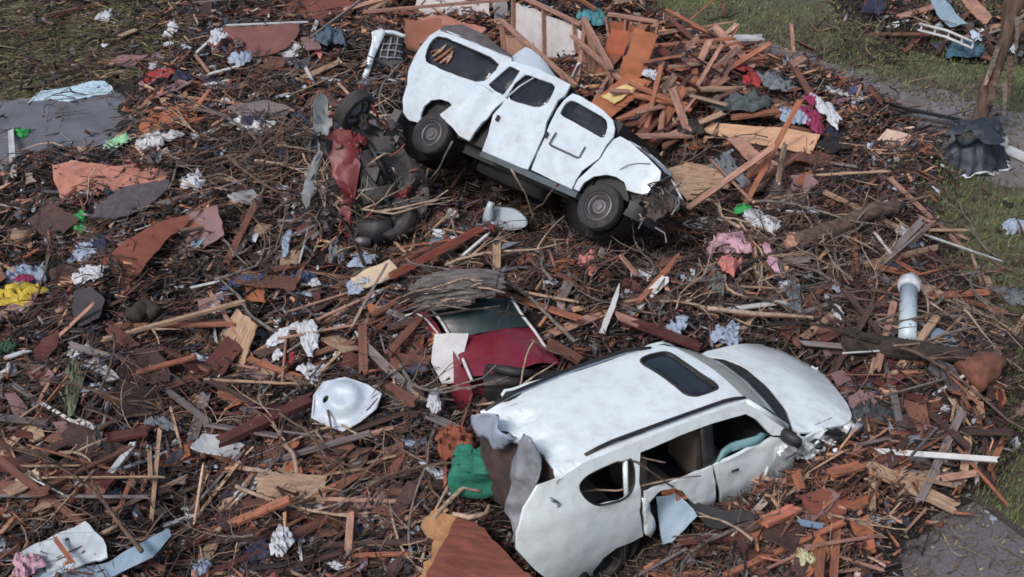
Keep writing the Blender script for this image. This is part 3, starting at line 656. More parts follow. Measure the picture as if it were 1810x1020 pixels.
    def strip(nm, pxs, mt, dx=-.1, seed=0):
        fn = lambda p: -2.55+dx
        P = [local_hit(SUV_R, SUV_T, u, v, 0, fn) for u, v in pxs]; pl = [(p.y, p.z) for p in P]
        mk(nm, *dent(sheet_geo(jag(pl, .12, .015), [], lambda a, b: Vector((-2.55+dx+.06*math.sin(a*16+b*3), a, b)), .02, .05), .045, 4, seed, .015), mt, car, True)
    strip('torn_tailgate_skin', [(905, 800), (925, 768), (945, 775), (952, 830), (948, 900), (940, 960), (905, 955), (900, 900), (915, 850)], CRUMP, -.08, 3)
    strip('torn_tailgate_skin', [(842, 735), (856, 728), (885, 745), (905, 775), (890, 792), (862, 785), (846, 765)], mat('pale_scraped_paint', S(150, 165, 190), .5, .3, 5, None, .2, dirt=.5), -.12, 5)
    strip('tail_light', [(952, 880), (975, 870), (982, 900), (972, 930), (952, 925)], mat('smoked_tail_lamp', S(150, 158, 170), .3, .3, 8, None, .2, dirt=.5), .0, 8)
    for sx in (1.54, -1.62):
        for sgn in (-1, 1): wheel(car, Vector((sx, sgn*.80, .36 if sx > 0 else .12)), .38, .27, sgn, rimmat=BLACK)
    mk('wheel_well', *lathe_geo([(.5, -.12), (.5, .2), (.1, .2)], 20), BLACK, car, True).location = (-1.62, -.80, .3)
    return car
build_suv()

# ---- white van-bodied truck wagon lying against the heap
def build_van():
    car = empty('crushed_truck', VAN_T, VAN_R)
    tag(car, 'crushed white truck wagon tilted on top of the heap with peaked roof', 'truck')
    def ys(p):
        z = p.z; y = .965-.04*((z-1.0)/.45)**2 if z < 1.42 else .931-.17*(z-1.42)
        return -y*(1-.10*max(0, (p.x-1.6)/.9)**2-.05*max(0, (-p.x-2.2)/.5)**2)
    def S2(lst):
        o = []
        for u, v in lst:
            p = local_hit(VAN_R, VAN_T, u, v, 1, ys); o.append((p.x, p.z))
        return o
    def side(sgn=1, am=.015, off=0): return lambda a, b: Vector((a, sgn*(ys(Vector((a, 0, b)))+off)+am*noise.noise(Vector((a*1.5, b*2, sgn*3)))+am*.5*noise.noise(Vector((a*5, b*5, 9+sgn))), b))
    def part(nm, pts, holes=(), am=.015, off=0, seed=1, d=.012, m=PAINT2, t=.035, cell=.06, both=False, parent=None):
        pl = S2(pts); hs = [S2(h) for h in holes]
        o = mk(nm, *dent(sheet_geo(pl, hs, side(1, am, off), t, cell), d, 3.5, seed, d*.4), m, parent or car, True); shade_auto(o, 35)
        if both: mk(nm, *sheet_geo(pl, hs, side(-1, am, off), -t, cell*2), m, car, True)
        return o
    def glass(nm, pts, parent, off=.025): return mk(nm, *sheet_geo(S2(pts), [], side(1, .004, off), .012, .1), GLASS, parent, True)
    qwin = [(751, 106), (757, 82), (768, 67), (781, 64), (815, 79), (884, 109), (872, 130), (850, 146), (815, 135), (760, 114)]
    qwin = chai(qwin, 1)
    q = part('quarter_panel', [(722, 212), (712, 199), (711, 178), (719, 150), (722, 125), (733, 100), (745, 80), (760, 62), (777, 52), (800, 58), (850, 80), (905, 103), (899, 116), (880, 133), (858, 152), (868, 162), (884, 176),
        (870, 190), (862, 208), (840, 232), (829, 245), (815, 238), (800, 224), (779, 207), (790, 194), (801, 189), (795, 181), (778, 175), (762, 177), (750, 188), (743, 205), (745, 218)], [qwin], seed=2, both=True)
    glass('quarter_window', qwin, q)
    w3 = [side(1, 0, .008)(a, b) for a, b in S2(qwin)]; w3 += w3[:2]; mk('window_seal', *tube_geo(w3, [.016]*len(w3), 6, False), BLACK, q, True)
    for k, (a_, b_) in enumerate([((765, 100), (790, 78)), ((768, 108), (800, 84)), ((778, 112), (796, 96)), ((762, 92), (782, 86)), ((790, 112), (800, 90))]):
        pa, pb = [side(1, 0, -.002)(*p) for p in S2([a_, b_])]; mk('debris_behind_glass', *tube_geo([pa, (pa+pb)/2+Vector((.02, 0, 0)), pb], [.018, .03, .014], 5), W[['tan', 'orange', 'pinkish', 'red brown', 'tan'][k]], q, True)
    # crumpled lower skin hanging over the arch
    part('torn_side_skin', [(868, 160), (893, 178), (878, 192), (866, 208), (850, 226), (831, 250), (815, 240), (797, 222), (780, 206), (800, 191), (825, 178)], off=-.05, seed=5, d=.03)
    w1 = [(865, 150), (880, 136), (902, 118), (921, 127), (908, 147), (890, 170), (876, 162)]
    w2 = [(896, 173), (908, 152), (922, 138), (930, 132), (955, 141), (985, 151), (978, 170), (968, 186), (952, 192), (925, 185)]
    w2 = chai(w2, 1)
    rd = part('rear_door', [(882, 178), (871, 162), (852, 150), (875, 127), (901, 108), (925, 115), (945, 120), (985, 138), (1010, 150), (1000, 172), (988, 180), (968, 215), (962, 240), (948, 272), (935, 301), (900, 290), (855, 268), (864, 240), (874, 205), (890, 182)], [w1, w2], am=.02, off=-.03, seed=8, d=.013)
    glass('door_window', w1, rd, 0.0); glass('door_window', w2, rd, 0.0)
    mk('bent_window_post', *tube_geo([side(1, 0, -.06)(*p) for p in S2([(897, 175), (912, 150), (932, 134)])], [.022, .018, .02], 6), PAINT2, rd, True)
    mk('bent_window_post', *tube_geo([side(1, 0, -.06)(*p) for p in S2([(902, 172), (922, 155), (947, 140)])], [.012, .012, .012], 6), PAINT2, rd, True)
    def handle(a, b, par):
        pa, pb = [side(1, 0, -.06)(*p) for p in S2([a, b])]; mk('door_handle', *tube_geo([pa, pb], [.028, .028], 8), BLACK, par, True)
    handle((885, 207), (881, 216), rd)
    w4 = [(990, 204), (994, 194), (1004, 181), (1015, 178), (1045, 195), (1072, 210), (1076, 220), (1070, 243), (1060, 243), (1020, 219)]
    w4 = chai(w4, 1)
    fd = part('front_door', [(1000, 178), (1014, 166), (1026, 170), (1060, 190), (1085, 212), (1088, 226), (1085, 243), (1072, 258), (1060, 280), (1030, 303), (1020, 318), (1012, 335), (975, 318), (940, 301), (950, 275), (962, 246), (975, 215), (985, 195)], [w4], off=-.02, seed=11)
    glass('door_window', w4, fd, .01)
    handle((971, 236), (966, 245), fd)
    mol = [side(1, 0, -.055)(*p) for p in S2([(986, 236), (974, 256), (975, 258), (1024, 281), (1027, 280), (1037, 262)])]
    mk('door_moulding', *tube_geo(mol, [.013]*6, 5), STEEL, fd, True)
    fe = part('front_fender', [(1085, 247), (1096, 241), (1115, 252), (1145, 278), (1168, 303), (1166, 318), (1152, 330), (1143, 345), (1122, 341), (1108, 337), (1104, 322), (1090, 313), (1072, 308), (1050, 311), (1032, 322), (1022, 338), (1013, 334), (1022, 316), (1038, 302), (1062, 280), (1076, 258)], seed=14)
    mk('fender_crease', *tube_geo([side(1, .0, -.012)(*p) for p in S2([(1096, 300), (1112, 292), (1130, 289), (1150, 290)])], [.006]*4, 5), STEEL, fe, True)
    # peaked roof over the cab, dirty rear roof
    def yz(pts, y0):
        return [local_hit(VAN_R, VAN_T, u, v, 1, lambda p: y0) for u, v in pts]
    e1 = resample(yz([(864, 147), (880, 132), (905, 114), (930, 120), (960, 134), (1008, 153)], -.84), 14)
    r1 = resample(yz([(868, 136), (885, 117), (905, 99), (932, 80), (957, 102), (985, 139), (1009, 150)], -.55), 14)
    f1 = [Vector((p.x, .75, 1.75+.1*noise.noise(Vector((p.x*3, 0, 0))))) for p in r1]
    g1 = loft_geo(e1, r1, 5); g2 = loft_geo(r1, f1, 8)
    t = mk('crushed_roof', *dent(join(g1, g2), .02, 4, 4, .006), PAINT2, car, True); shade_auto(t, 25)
    e2 = resample(yz([(777, 53), (815, 66), (850, 81), (885, 96), (905, 104)], -.83), 10)
    r2 = resample(yz([(786, 44), (815, 43), (850, 57), (885, 84), (904, 98)], -.55), 10)
    f2 = [Vector((p.x, .8, 2.0)) for p in r2]
    mk('rear_roof', *dent(join(loft_geo(e2, r2, 4), loft_geo(r2, f2, 6, Vector((0, 0, .05)))), .015, 4, 3), mat('dirty_grey_roof', S(104, 98, 102), .8, .4, 6, None, .4, dirt=.6), car, True)
    # solid black boxes put the cab's interior shade into its gaps
    mk('cab_shade_block', *box_geo((-.55, .02, 1.15), (3.7, 1.62, 1.15)), BLACK, car)
    mk('rear_shade_block', *box_geo((-1.85, .02, 1.25), (1.1, 1.6, 1.3)), BLACK, car)
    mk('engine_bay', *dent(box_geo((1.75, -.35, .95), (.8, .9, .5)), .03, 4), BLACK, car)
    hd = [Vector((1.4, y, 1.50+.05*(1-(y/.9)**2))) for y in np.linspace(-.88, .15, 10)]
    hf = [Vector((2.36, y, 1.26+.03*(1-(y/.9)**2))) for y in np.linspace(-.86, -.52, 10)]
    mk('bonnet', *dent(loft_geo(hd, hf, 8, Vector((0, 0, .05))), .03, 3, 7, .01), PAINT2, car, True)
    lip = yz([(1112, 250), (1140, 266), (1170, 292), (1190, 322), (1207, 356)], -.5)
    lip = resample(lip, 10)
    mk('bent_grille_edge', *tube_geo(lip, [.016]*10, 6), PAINT2, car, True)
    lip2 = resample(lip, 24); nb = [Vector((p.x-.02, -.92, p.z-.5)) for p in lip2]
    mk('smashed_grille', *dent(loft_geo(lip2, nb, 16), .07, 5, 9, .06), mat('smashed_dark_metal', S(70, 60, 60), .8, .8, 14, None, .9, dirt=.8, dirtcol=S(110, 88, 76), dscale=7), car, False)
    P = yz([(1145, 345), (1160, 352), (1200, 372)], -.7)
    for k in range(30):
        a = Vector((rnd.uniform(2.1, 2.6), rnd.uniform(-1.05, -.6), rnd.uniform(.5, 1.1))); b = a+Vector((rnd.uniform(-.3, .3), rnd.uniform(-.2, .1), rnd.uniform(-.3, .3)))
        mk('mangled_bracket', *tube_geo([a, (a+b)/2+Vector((.03, .03, .05)), b], [.014, .009, .012], 5), rnd.choice([STEEL, BLACK, CRUMP, BARK['pale'], BARK['brown']]), car, True)
    mk('front_bumper', *dent(loft_geo(resample([Vector((2.1, -.99, .72)), Vector((2.3, -.9, .7)), Vector((2.42, -.5, .7))], 8), resample([Vector((2.1, -.99, .5)), Vector((2.3, -.9, .48)), Vector((2.42, -.5, .48))], 8), 4), .05, 6, 2, .02), BLACK, car, True)
    mk('windscreen', *loft_geo([Vector((1.36, y, 1.46)) for y in np.linspace(-.8, .8, 6)], [Vector((.55, y, 1.76)) for y in np.linspace(-.75, .75, 6)], 4), GLASS, car, True)
    # sill, chassis, axles, wheels
    sl_ = S2([(845, 268), (1012, 337)])
    mk('sill_step', *join(box_geo((.3, -.9, .47), (1.9, .16, .09))), mat('sill_grey', S(70, 86, 96), .6, .4, 6, None, .3, dirt=.7), car)
    for y in (-.45, .45): mk('chassis_rail', *box_geo((-.4, y, .52), (4.4, .1, .2)), BLACK, car)
    for x in (1.65, -1.74): mk('axle', *tube_geo([Vector((x, -.8, .45)), Vector((x, .3, .45))], [.06, .06], 8), BLACK, car, True)
    mk('fuel_tank', *dent(box_geo((-.5, .1, .42), (1.3, .7, .3)), .02, 3), BLACK, car, True)
    mk('rear_bumper', *dent(box_geo((-2.55, 0, .5), (.16, 1.9, .2)), .02, 3), STEEL, car)
    for x, s_ in ((1.65, -1), (-1.74, -1), (-1.74, 1)):
        wheel(car, Vector((x, s_*.87, .45)), .345, .22, s_)
        if s_ < 0:
            o = mk('wheel_well', *lathe_geo([(.50, -.10), (.50, .3), (.05, .3)], 20), BLACK, car, True); o.location = (x-.06 if x > 0 else x-.1, -.80, .47)
    return car
build_van()

# ---- maroon car between them
def build_maroon():
    O = gnd(880, 620, .6); car = empty('maroon_car', O)
    tag(car, 'crushed maroon car with dark windscreen and white edge strips, half under bark and branches', 'car')
    g = lambda u, v, z: gnd(u, v, z)-O
    def arch(P, h): return [p+Vector((0, -.25*h, h*(1-abs(2*i/(len(P)-1)-1)**2.2))) for i, p in enumerate(P)]
    wt = arch(resample([g(764, 549, 1.15), g(835, 540, 1.15), g(904, 527, 1.15)], 16), .09); wb = arch(resample([g(800, 602, .88), g(870, 594, .88), g(942, 578, .88)], 16), .10)
    mk('windscreen', *loft_geo(wt, wb, 6, Vector((0, 0, .04))), mat('green_dark_glass', (.02, .035, .038, 1), .18, .3, 3, None, .02, dirt=.35, dirtcol=(.06, .06, .055, 1)), car, True)
    hb = arch(resample([g(826, 670, .8), g(870, 664, .82), g(930, 655, .82), g(990, 642, .78)], 16), .08)
    b = mk('bonnet', *dent(loft_geo([p-Vector((0, .01, .01)) for p in wb], hb, 10, Vector((0, 0, .04))), .03, 3, 2, .012), MAROON, car, True)
    nz = resample([g(832, 722, .55), g(870, 712, .5), g(940, 700, .5), g(1000, 672, .55)], 16)
    mk('crumpled_front', *dent(loft_geo([p-Vector((0, 0.02, .02)) for p in hb], nz, 6, Vector((0, .2, -.1))), .07, 3.5, 4, .03), MAROON, car, True)
    mk('engine_bay', *dent(box_geo(g(925, 690, .62), (1.0, .4, .3)), .05, 5), BLACK, car)
    mk('engine_block', *dent(join(box_geo(g(890, 672, .8), (.5, .25, .14)), tube_geo([g(860, 650, .9), g(900, 656, .95), g(940, 662, .9)], [.05, .07, .05], 8)), .03, 6, 3), BLACK, car, True)
    mk('bumper', *dent(loft_geo(resample([g(838, 700, .7), g(900, 690, .72), g(975, 668, .7)], 8), resample([g(842, 716, .55), g(905, 706, .55), g(985, 684, .55)], 8), 2), .04, 4, 8), BLACK, car, True)
    def strip(pts, r_, m=W['white'], nm='edge_strip'):
        P = resample([g(*p) for p in pts], 10); mk(nm, *tube_geo(P, [r_]*10, 6), m, car, True)
    strip([(763, 547, 1.23), (780, 568, 1.12), (799, 600, .96)], .022); strip([(818, 634, .93), (834, 672, .9)], .022)
    strip([(903, 526, 1.23), (925, 560, 1.1), (945, 585, .97), (966, 617, .93)], .022)
    strip([(716, 558, .95), (735, 553, 1.0), (752, 562, 1.0), (765, 578, .95), (778, 594, .88)], .014)
    # left flank: doors and roof going back under the bark
    rt = resample([g(740, 545, 1.0), g(766, 565, .98), g(792, 605, .92), g(826, 668, .84), g(834, 700, .8)], 10); lo = [p+Vector((-.16, -.02, -.5)) for p in rt]
    mk('left_flank', *dent(loft_geo(rt, lo, 5, Vector((-.06, 0, 0))), .03, 3, 5, .01), MAROON, car, True)
    rt = resample([g(905, 530, 1.18), g(945, 580, .92), g(992, 642, .82)], 8); lo = [p+Vector((.18, 0, -.55)) for p in rt]
    mk('right_flank', *dent(loft_geo(rt, lo, 5, Vector((.06, 0, 0))), .03, 3, 6, .01), MAROON, car, True)
    rb = [p+Vector((-.05, .75, -.55)) for p in wt]
    mk('roof', *dent(loft_geo(rb, [p+Vector((0, .01, .005)) for p in wt], 6, Vector((0, 0, .05))), .03, 2.5, 6), MAROON, car, True)
    hd = g(800, 560, 1.0)
    return car
build_maroon()

# ---- red wreck standing on end under the truck's rear wheel
DARKM = mat('soot_dark_metal', S(58, 52, 58), .6, .5, 6, None, .5, dirt=.7, dirtcol=S(70, 50, 44))
def build_wreck():
    O = hit(640, 340, .45); car = empty('overturned_car', O)
    tag(car, 'wrecked dull red car standing on its nose beside the truck, black underside and tyres showing', 'car')
    def g(u, v, dy=0.0):          # point on a steep plane through O, leaning back
        n = Vector((.15, -.85, .5)).normalized(); d = ray(u, v); P0 = O+Vector((0, dy, 0)); k = (P0-CAM).dot(n)/d.dot(n); return CAM+d*k-O
    def plate(nm, pts, m, dy, am=.05, t=.03, seed=0, par=None):
        P = [g(u, v, dy) for u, v in pts]; ol = jag([(p.x, p.z) for p in P], .12, .015)
        n = Vector((.15, -.85, .5)).normalized(); base = P[0]
        f = lambda a, b: Vector((a, base.y-(n.x*(a-base.x)+n.z*(b-base.z))/n.y+.09*noise.noise(Vector((a*3.5, b*3.5, seed*3))), b))
        mk_ = mk(nm, *dent(sheet_geo(ol, [], f, -t, .07), am, 2.5, seed, am*.35), m, par or car, True); shade_auto(mk_, 35); return mk_
    plate('underbody', [(612, 235), (650, 215), (700, 245), (740, 300), (760, 350), (748, 400), (720, 432), (680, 436), (640, 425), (622, 380), (630, 320), (618, 270)], BLACK, .12, .10, .05, 3)
    plate('red_side_panel', [(583, 232), (600, 218), (618, 222), (628, 262), (640, 300), (636, 335), (622, 360), (618, 395), (606, 380), (596, 345), (584, 310), (577, 270)], REDP, -.05, .12, .03, 5)
    plate('grey_sill_panel', [(556, 182), (568, 168), (584, 176), (584, 215), (572, 250), (566, 300), (558, 345), (542, 372), (532, 360), (545, 310), (552, 260), (556, 215)], mat('wet_grey_panel', S(124, 134, 142), .5, .5, 5, None, .5, dirt=.9, dscale=5), -.1, .12, .03, 8)
    plate('crumpled_skin', [(630, 270), (655, 262), (668, 300), (652, 340), (640, 330)], DARKM, .0, .09, .02, 11)
    rm = Matrix.Rotation(.9, 3, 'Z') @ Matrix.Rotation(.45, 3, 'X')
    wheel(car, g(626, 192, -.05), .33, .22, -1, rm, 0, CRUMP)
    wheel(car, g(700, 388, -.12), .33, .22, -1, Matrix.Rotation(-.8, 3, 'Z') @ Matrix.Rotation(-.9, 3, 'X'), 0, BLACK)
    wheel(car, g(668, 345, .2), .33, .22, -1, Matrix.Rotation(.5, 3, 'Z') @ Matrix.Rotation(1.0, 3, 'X'), 0, BLACK)
    for a, b in (((640, 300), (720, 400)), ((660, 420), (735, 360)), ((620, 340), (700, 330)), ((650, 250), (690, 320))):
        p, q = g(*a, -.05), g(*b, -.05); mk('suspension_arm', *tube_geo([p, (p+q)/2+Vector((0, -.05, .04)), q], [.03, .04, .025], 7), rnd.choice([BLACK, STEEL]), car, True)
    for k in range(46):
        u0, v0 = rnd.uniform(560, 745), rnd.uniform(195, 430); u0 = u0 if v0 > 300 or u0 < 690 else u0-60
        p = g(u0, v0, rnd.uniform(-.12, .1)); q = p+Vector((rnd.uniform(-.3, .3), rnd.uniform(-.1, .1), rnd.uniform(-.35, .35)))
        mk('bent_bracket', *dent(tube_geo([p, (p+q)/2+Vector((rnd.uniform(-.1, .1), -.05, .04)), q], [.02, .012, .016], 5), .03, 5, k), rnd.choice([BLACK, BLACK, STEEL, DARKM, REDP, RUST, BARK['brown'], BARK['pale']]), car, True)
    for k in range(16):
        u0, v0 = rnd.uniform(560, 720), rnd.uniform(200, 420); c_ = g(u0, v0, rnd.uniform(-.1, .05)); v_, f_ = rag_geo(rnd.uniform(.25, .5), rnd.uniform(.15, .3), .1, k+.5, 8, .4)
        rr_ = Matrix.Rotation(rnd.uniform(.3, 1.2), 3, 'X') @ Matrix.Rotation(rnd.uniform(0, 6), 3, 'Z'); mk('torn_metal_skin', [rr_ @ v+c_ for v in v_], f_, rnd.choice([REDP, DARKM, BLACK, BLACK, BLACK, DARKM]), car)
    mk('engine_block', *dent(box_geo(g(665, 405, -.05), (.5, .35, .4)), .06, 5), BLACK, car, True)
    mk('gearbox', *dent(box_geo(g(640, 425, -.1), (.25, .25, .15)), .05, 5), STEEL, car, True)
    return car
build_wreck()
# ============================================================ SINGLE THINGS IN THE HEAP
def scale_at(p): return FPX/((p-CAM).length)
BOXES = []                                     # picture places of the single things, kept clearer of scattered repeats
def keep(us, vs, pad=8): BOXES.append((min(us)-pad, min(vs)-pad, max(us)+pad, max(vs)+pad))
def plane_pts(pts, dh, n, z=None):
    cu = sum(p[0] for p in pts)/len(pts); cv = sum(p[1] for p in pts)/len(pts)
    P0 = hit(cu, cv, dh) if z is None else gnd(cu, cv, z)
    n = Vector(n).normalized(); a = n.orthogonal().normalized()
    a = Vector((0, 0, 1)).cross(n); a = a.normalized() if a.length > .05 else Vector((1, 0, 0)); b = n.cross(a)
    out = []
    for u, v in pts:
        d = ray(u, v); k = (P0-CAM).dot(n)/d.dot(n); p = CAM+d*k-P0; out.append((p.dot(a), p.dot(b)))
    return P0, a, b, n, out
def board(name, label, cat, pts, m, dh=.14, n=(0, -.25, 1), t=.025, warp=.035, jg=.015, z=None, parent=None, group=None, holes=(), step_=.07, k=True):
    P0, a, b, n, ol = plane_pts(pts, dh, n, z)
    hs = []
    for h in holes:
        hp = []
        for u, v in h:
            d = ray(u, v); kk = (P0-CAM).dot(n)/d.dot(n); p = CAM+d*kk-P0; hp.append((p.dot(a), p.dot(b)))
        hs.append(hp)
    sd_ = rnd.uniform(0, 99)
    f = lambda x, y: a*x+b*y+n*(warp*noise.noise(Vector((x*1.7+sd_, y*1.7, 0)))*2+warp*.3*noise.noise(Vector((x*8, y*8, sd_))))
    if jg: ol = jag(jag(ol, .35, jg*1.8), step_, jg)
    o = mk(name, *sheet_geo(ol, hs, f, t, max(.05, min(.15, math.dist(ol[0], ol[len(ol)//2])/10))), m, parent, True); shade_auto(o, 35)
    o.location = P0 if parent is None else P0-parent.location
    if parent is None: tag(o, label, cat, group)
    if k and parent is None: keep([p[0] for p in pts], [p[1] for p in pts])
    return o
def rag(name, label, cat, c, wpx, hpx, m, dh=.08, ang=0, puff=None, seed=None, group=None, parent=None, lobes=.28):
    p = hit(c[0], c[1], dh); s = scale_at(p); L = wpx/s; Wd = hpx/s/.62; seed = seed if seed is not None else rnd.uniform(0, 50)
    puff = puff if puff is not None else .32*min(L, Wd)
    o = mk(name, *rag_geo(L, Wd, puff, seed, 16, lobes), m, parent, True); o.location = p; o.rotation_euler = hnorm(p.x, p.y, .4).to_track_quat('Z', 'X').to_euler()
    M = hnorm(p.x, p.y, .5).to_track_quat('Z', 'Y').to_matrix() @ Matrix.Rotation(ang, 3, 'Z') if abs(hnorm(p.x, p.y, .5).z) < .999 else Matrix.Rotation(ang, 3, 'Z')
    q = Vector((0, 0, 1)).rotation_difference(hnorm(p.x, p.y, .5)).to_matrix() @ Matrix.Rotation(ang, 3, 'Z')
    o.rotation_euler = q.to_euler(); tag(o, label, cat, group); keep([c[0]-wpx/2, c[0]+wpx/2], [c[1]-hpx/2, c[1]+hpx/2], 2); return o
def lumber_geo(L, w_, t, seed, rag_ends=.12):
    r_ = random.Random(seed); e = min(rag_ends, L*.2)
    def end(sx):
        n = r_.randint(3, 6); ys = np.linspace(-w_/2, w_/2, n); return [(sx*(L/2-r_.uniform(0, e)), float(y)) for y in ys]
    R_ = end(1); Lf = end(-1)[::-1]
    ol = [(-L/2, -w_/2)] if r_.random() < .4 else []
    ol = Lf[::-1][:0] + [p for p in R_] + [p for p in Lf]
    bw = r_.uniform(-.02, .02)*L
    v = [Vector((x, y, t/2+bw*(x/(L/2))**2)) for x, y in ol]; n = len(v); m = len(R_)
    bot = [p-Vector((0, 0, t)) for p in v]
    fs = []
    top = list(range(n)); fs.append(tuple(top)); fs.append(tuple(i+n for i in reversed(top)))
    for i in range(n): j = (i+1) % n; fs.append((i, i+n, j+n, j))
    return v+bot, fs
def stick(name, label, cat, a, b, w_, t, m, group=None, roll=0.0, seed=None, parent=None, k=True):
    A, B = hit(a[0], a[1], a[2]), hit(b[0], b[1], b[2]); c = (A+B)/2; d = B-A
    o = mk(name, *lumber_geo(d.length, w_, t, seed if seed is not None else rnd.randint(0, 9999)), m)
    q = d.to_track_quat('X', 'Z').to_matrix() @ Matrix.Rotation(roll, 3, 'X')
    o.rotation_euler = q.to_euler(); o.location = c; tag(o, label, cat, group)
    if k: keep([a[0], b[0]], [a[1], b[1]], 3) if abs(a[0]-b[0]) < 80 or abs(a[1]-b[1]) < 80 else None
    return o
def log(name, label, cat, pts, radii, m, endm=None, seg=12, rough=.12, group=None):
    P = [hit(u, v, h) for u, v, h in pts]; c = P[0]; P = resample([p-c for p in P], max(8, 3*len(P))); n = len(P)
    rr = [radii[0]+(radii[-1]-radii[0])*i/(n-1) for i in range(n)]
    if len(radii) > 2: rr = [float(np.interp(i/(n-1), np.linspace(0, 1, len(radii)), radii)) for i in range(n)]
    o = mk(name, *dent(tube_geo(P, rr, seg, True, rough*.5), radii[0]*.35, 3.5, rnd.uniform(0, 30), radii[0]*.12), m, None, True); o.location = c; tag(o, label, cat, group)
    if endm:
        for i, nm in ((0, 'broken_end'), (n-1, 'broken_end')):
            d = (P[i]-P[i-1 if i else 1]).normalized(); geos = []
            sp = [P[i]+d*.02]
            v, f = tube_geo([P[i]-d*.06, P[i]+d*.04, P[i]+d*.12], [rr[i]*1.02, rr[i]*.8, rr[i]*.25], 9, True, .35)
            mk(nm, v, f, endm, o)
    return o
MBED = lambda m: m
# --- left part
board('tarpaulin', 'pale blue-white sheet lying crumpled along the edge of the wet concrete slab', 'sheet', [(48, 182), (62, 170), (72, 160), (110, 152), (150, 149), (185, 143), (196, 148), (200, 158), (185, 164), (150, 172), (120, 180), (90, 184)], cloth('ice_blue_sheet', S(176, 208, 226), .1), dh=.06, n=(0, -.2, 1), warp=.06, jg=.02)
stick('plank', 'slim white painted board lying alone on the wet slab', 'board', (20, 232, .03), (25, 318, .06), .10, .03, W['white'])
rag('plastic_bag', 'small bright green bag beside the white board on the slab', 'bag', (38, 236), 26, 15, CL['green'], .03)
rag('shirt', 'mint green garment at the corner of the concrete slab', 'clothing', (208, 255), 52, 26, CL['mint'], .05, .3)
rag('towel', 'dirty white towel beside the mint green garment', 'cloth', (278, 247), 76, 22, CL['white'], .08, .15)
rag('cloth', 'balled white cloth between the pink board and the branches', 'cloth', (343, 320), 38, 34, CL['white'], .1)
board('insulation_board', 'pale pink brick-patterned wall board below the wet slab', 'wall board', [(92, 290), (130, 286), (200, 292), (270, 286), (298, 300), (292, 322), (240, 338), (180, 345), (128, 354), (104, 345)], PINKB, dh=.1, n=(-.05, -.3, 1), jg=.02)
board('shingle_sheet', 'dark grey roof shingle sheet overlapping the pink wall board', 'roof sheet', [(222, 328), (300, 318), (296, 336), (262, 362), (205, 384), (160, 385), (176, 360)], SLATE, dh=.16, n=(.05, -.2, 1))
rag('plastic_bag', 'vivid green plastic bag below the grey shingle sheet', 'bag', (136, 394), 34, 30, CL['green'], .08)
board('plywood_sheet', 'large pointed red-brown plywood sheet in the dark heap', 'plywood', [(162, 500), (182, 458), (214, 430), (262, 402), (300, 388), (334, 380), (330, 396), (296, 420), (268, 455), (248, 485), (226, 505), (206, 534), (186, 525)], PLY, dh=.2, n=(.15, -.45, 1), jg=.012)
rag('shirt', 'pale blue shirt tangled above the yellow sheet', 'clothing', (45, 488), 64, 36, CL['pale blue'], .1, .2)
rag('cloth', 'magenta cloth strip on the pale blue shirt', 'cloth', (42, 492), 34, 12, CL['magenta'], .2, .5)
rag('plastic_sheet', 'bright yellow plastic sheet at the edge of the heap', 'sheet', (28, 522), 84, 32, CL['yellow'], .12, .15)
rag('shirt', 'dirty white shirt beside the pointed plywood sheet', 'clothing', (160, 486), 44, 32, CL['white'], .12, .8)
rag('shirt', 'pale blue cloth with a dark end above the white shirt', 'clothing', (153, 447), 46, 30, CL['pale blue'], .12, .6)
rag('cloth', 'navy cloth behind the pale blue cloth', 'cloth', (178, 428), 34, 26, CL['navy'], .12, .8)
board('door_panel', 'flattened red-brown panel with white edging near the top of the heap', 'panel', [(398, 50), (450, 44), (530, 42), (526, 62), (508, 84), (470, 98), (420, 100), (380, 98), (372, 78)], mat('mauve_brown_board', S(126, 78, 74), .85, .25, 3, None, .3, dirt=.4), dh=.2, n=(0, -.25, 1))
for i, (a, b, txt) in enumerate([((396, 46, .28), (546, 40, .3), 'thin white moulding along the back edge of the flattened panel'), ((396, 48, .26), (344, 96, .2), 'thin white moulding down the side of the flattened panel'), ((344, 96, .2), (370, 130, .2), 'short white moulding bent below the flattened panel'), ((366, 130, .2), (430, 114, .25), 'white moulding along the front edge of the flattened panel')]):
    stick('moulding', txt, 'moulding', a, b, .06, .025, W['pinkish'] if i == 2 else W['white'], 'white mouldings round the flattened panel')
rag('glove', 'splayed white glove-like rag on the flattened panel', 'glove', (384, 64), 26, 30, CL['white'], .25, lobes=.5)
rag('shirt', 'pale blue-white garment in front of the flattened panel', 'clothing', (425, 104), 36, 28, CL['pale blue'], .25)
rag('sheet', 'long white sheet stretched beside the pale garment', 'sheet', (500, 88), 80, 20, CL['white'], .22, .15)
rag('cushion', 'slate blue cushion near the top of the heap', 'cushion', (585, 64), 42, 36, mat('slate_blue_cloth', S(70, 92, 114), .9, .2, 6, None, .3, dirt=.3), .2, .2)
board('roof_panel', 'red-brown roof panel lying flat behind the flattened panel', 'panel', [(500, 0), (600, -6), (640, 8), (600, 30), (540, 36), (495, 24)], PLY, dh=.2, n=(0, -.1, 1))
rag('cloth', 'small white rag near the upper lawn edge', 'cloth', (305, 52), 28, 22, CL['white'], .1)
rag('toy', 'black and white soft toy on the far straw', 'toy', (186, 28), 22, 26, CL['white'], .05)
rag('cloth', 'dark red cloth by the small stones near the slab', 'cloth', (278, 134), 46, 20, CL['red'], .1)
rag('cloth', 'navy and white cloth beside the dark red cloth', 'cloth', (322, 136), 30, 18, CL['navy'], .12)
stick('plank', 'long thin pinkish batten across the small rubble', 'board', (278, 160, .2), (520, 190, .3), .05, .03, W['pinkish'], k=False)
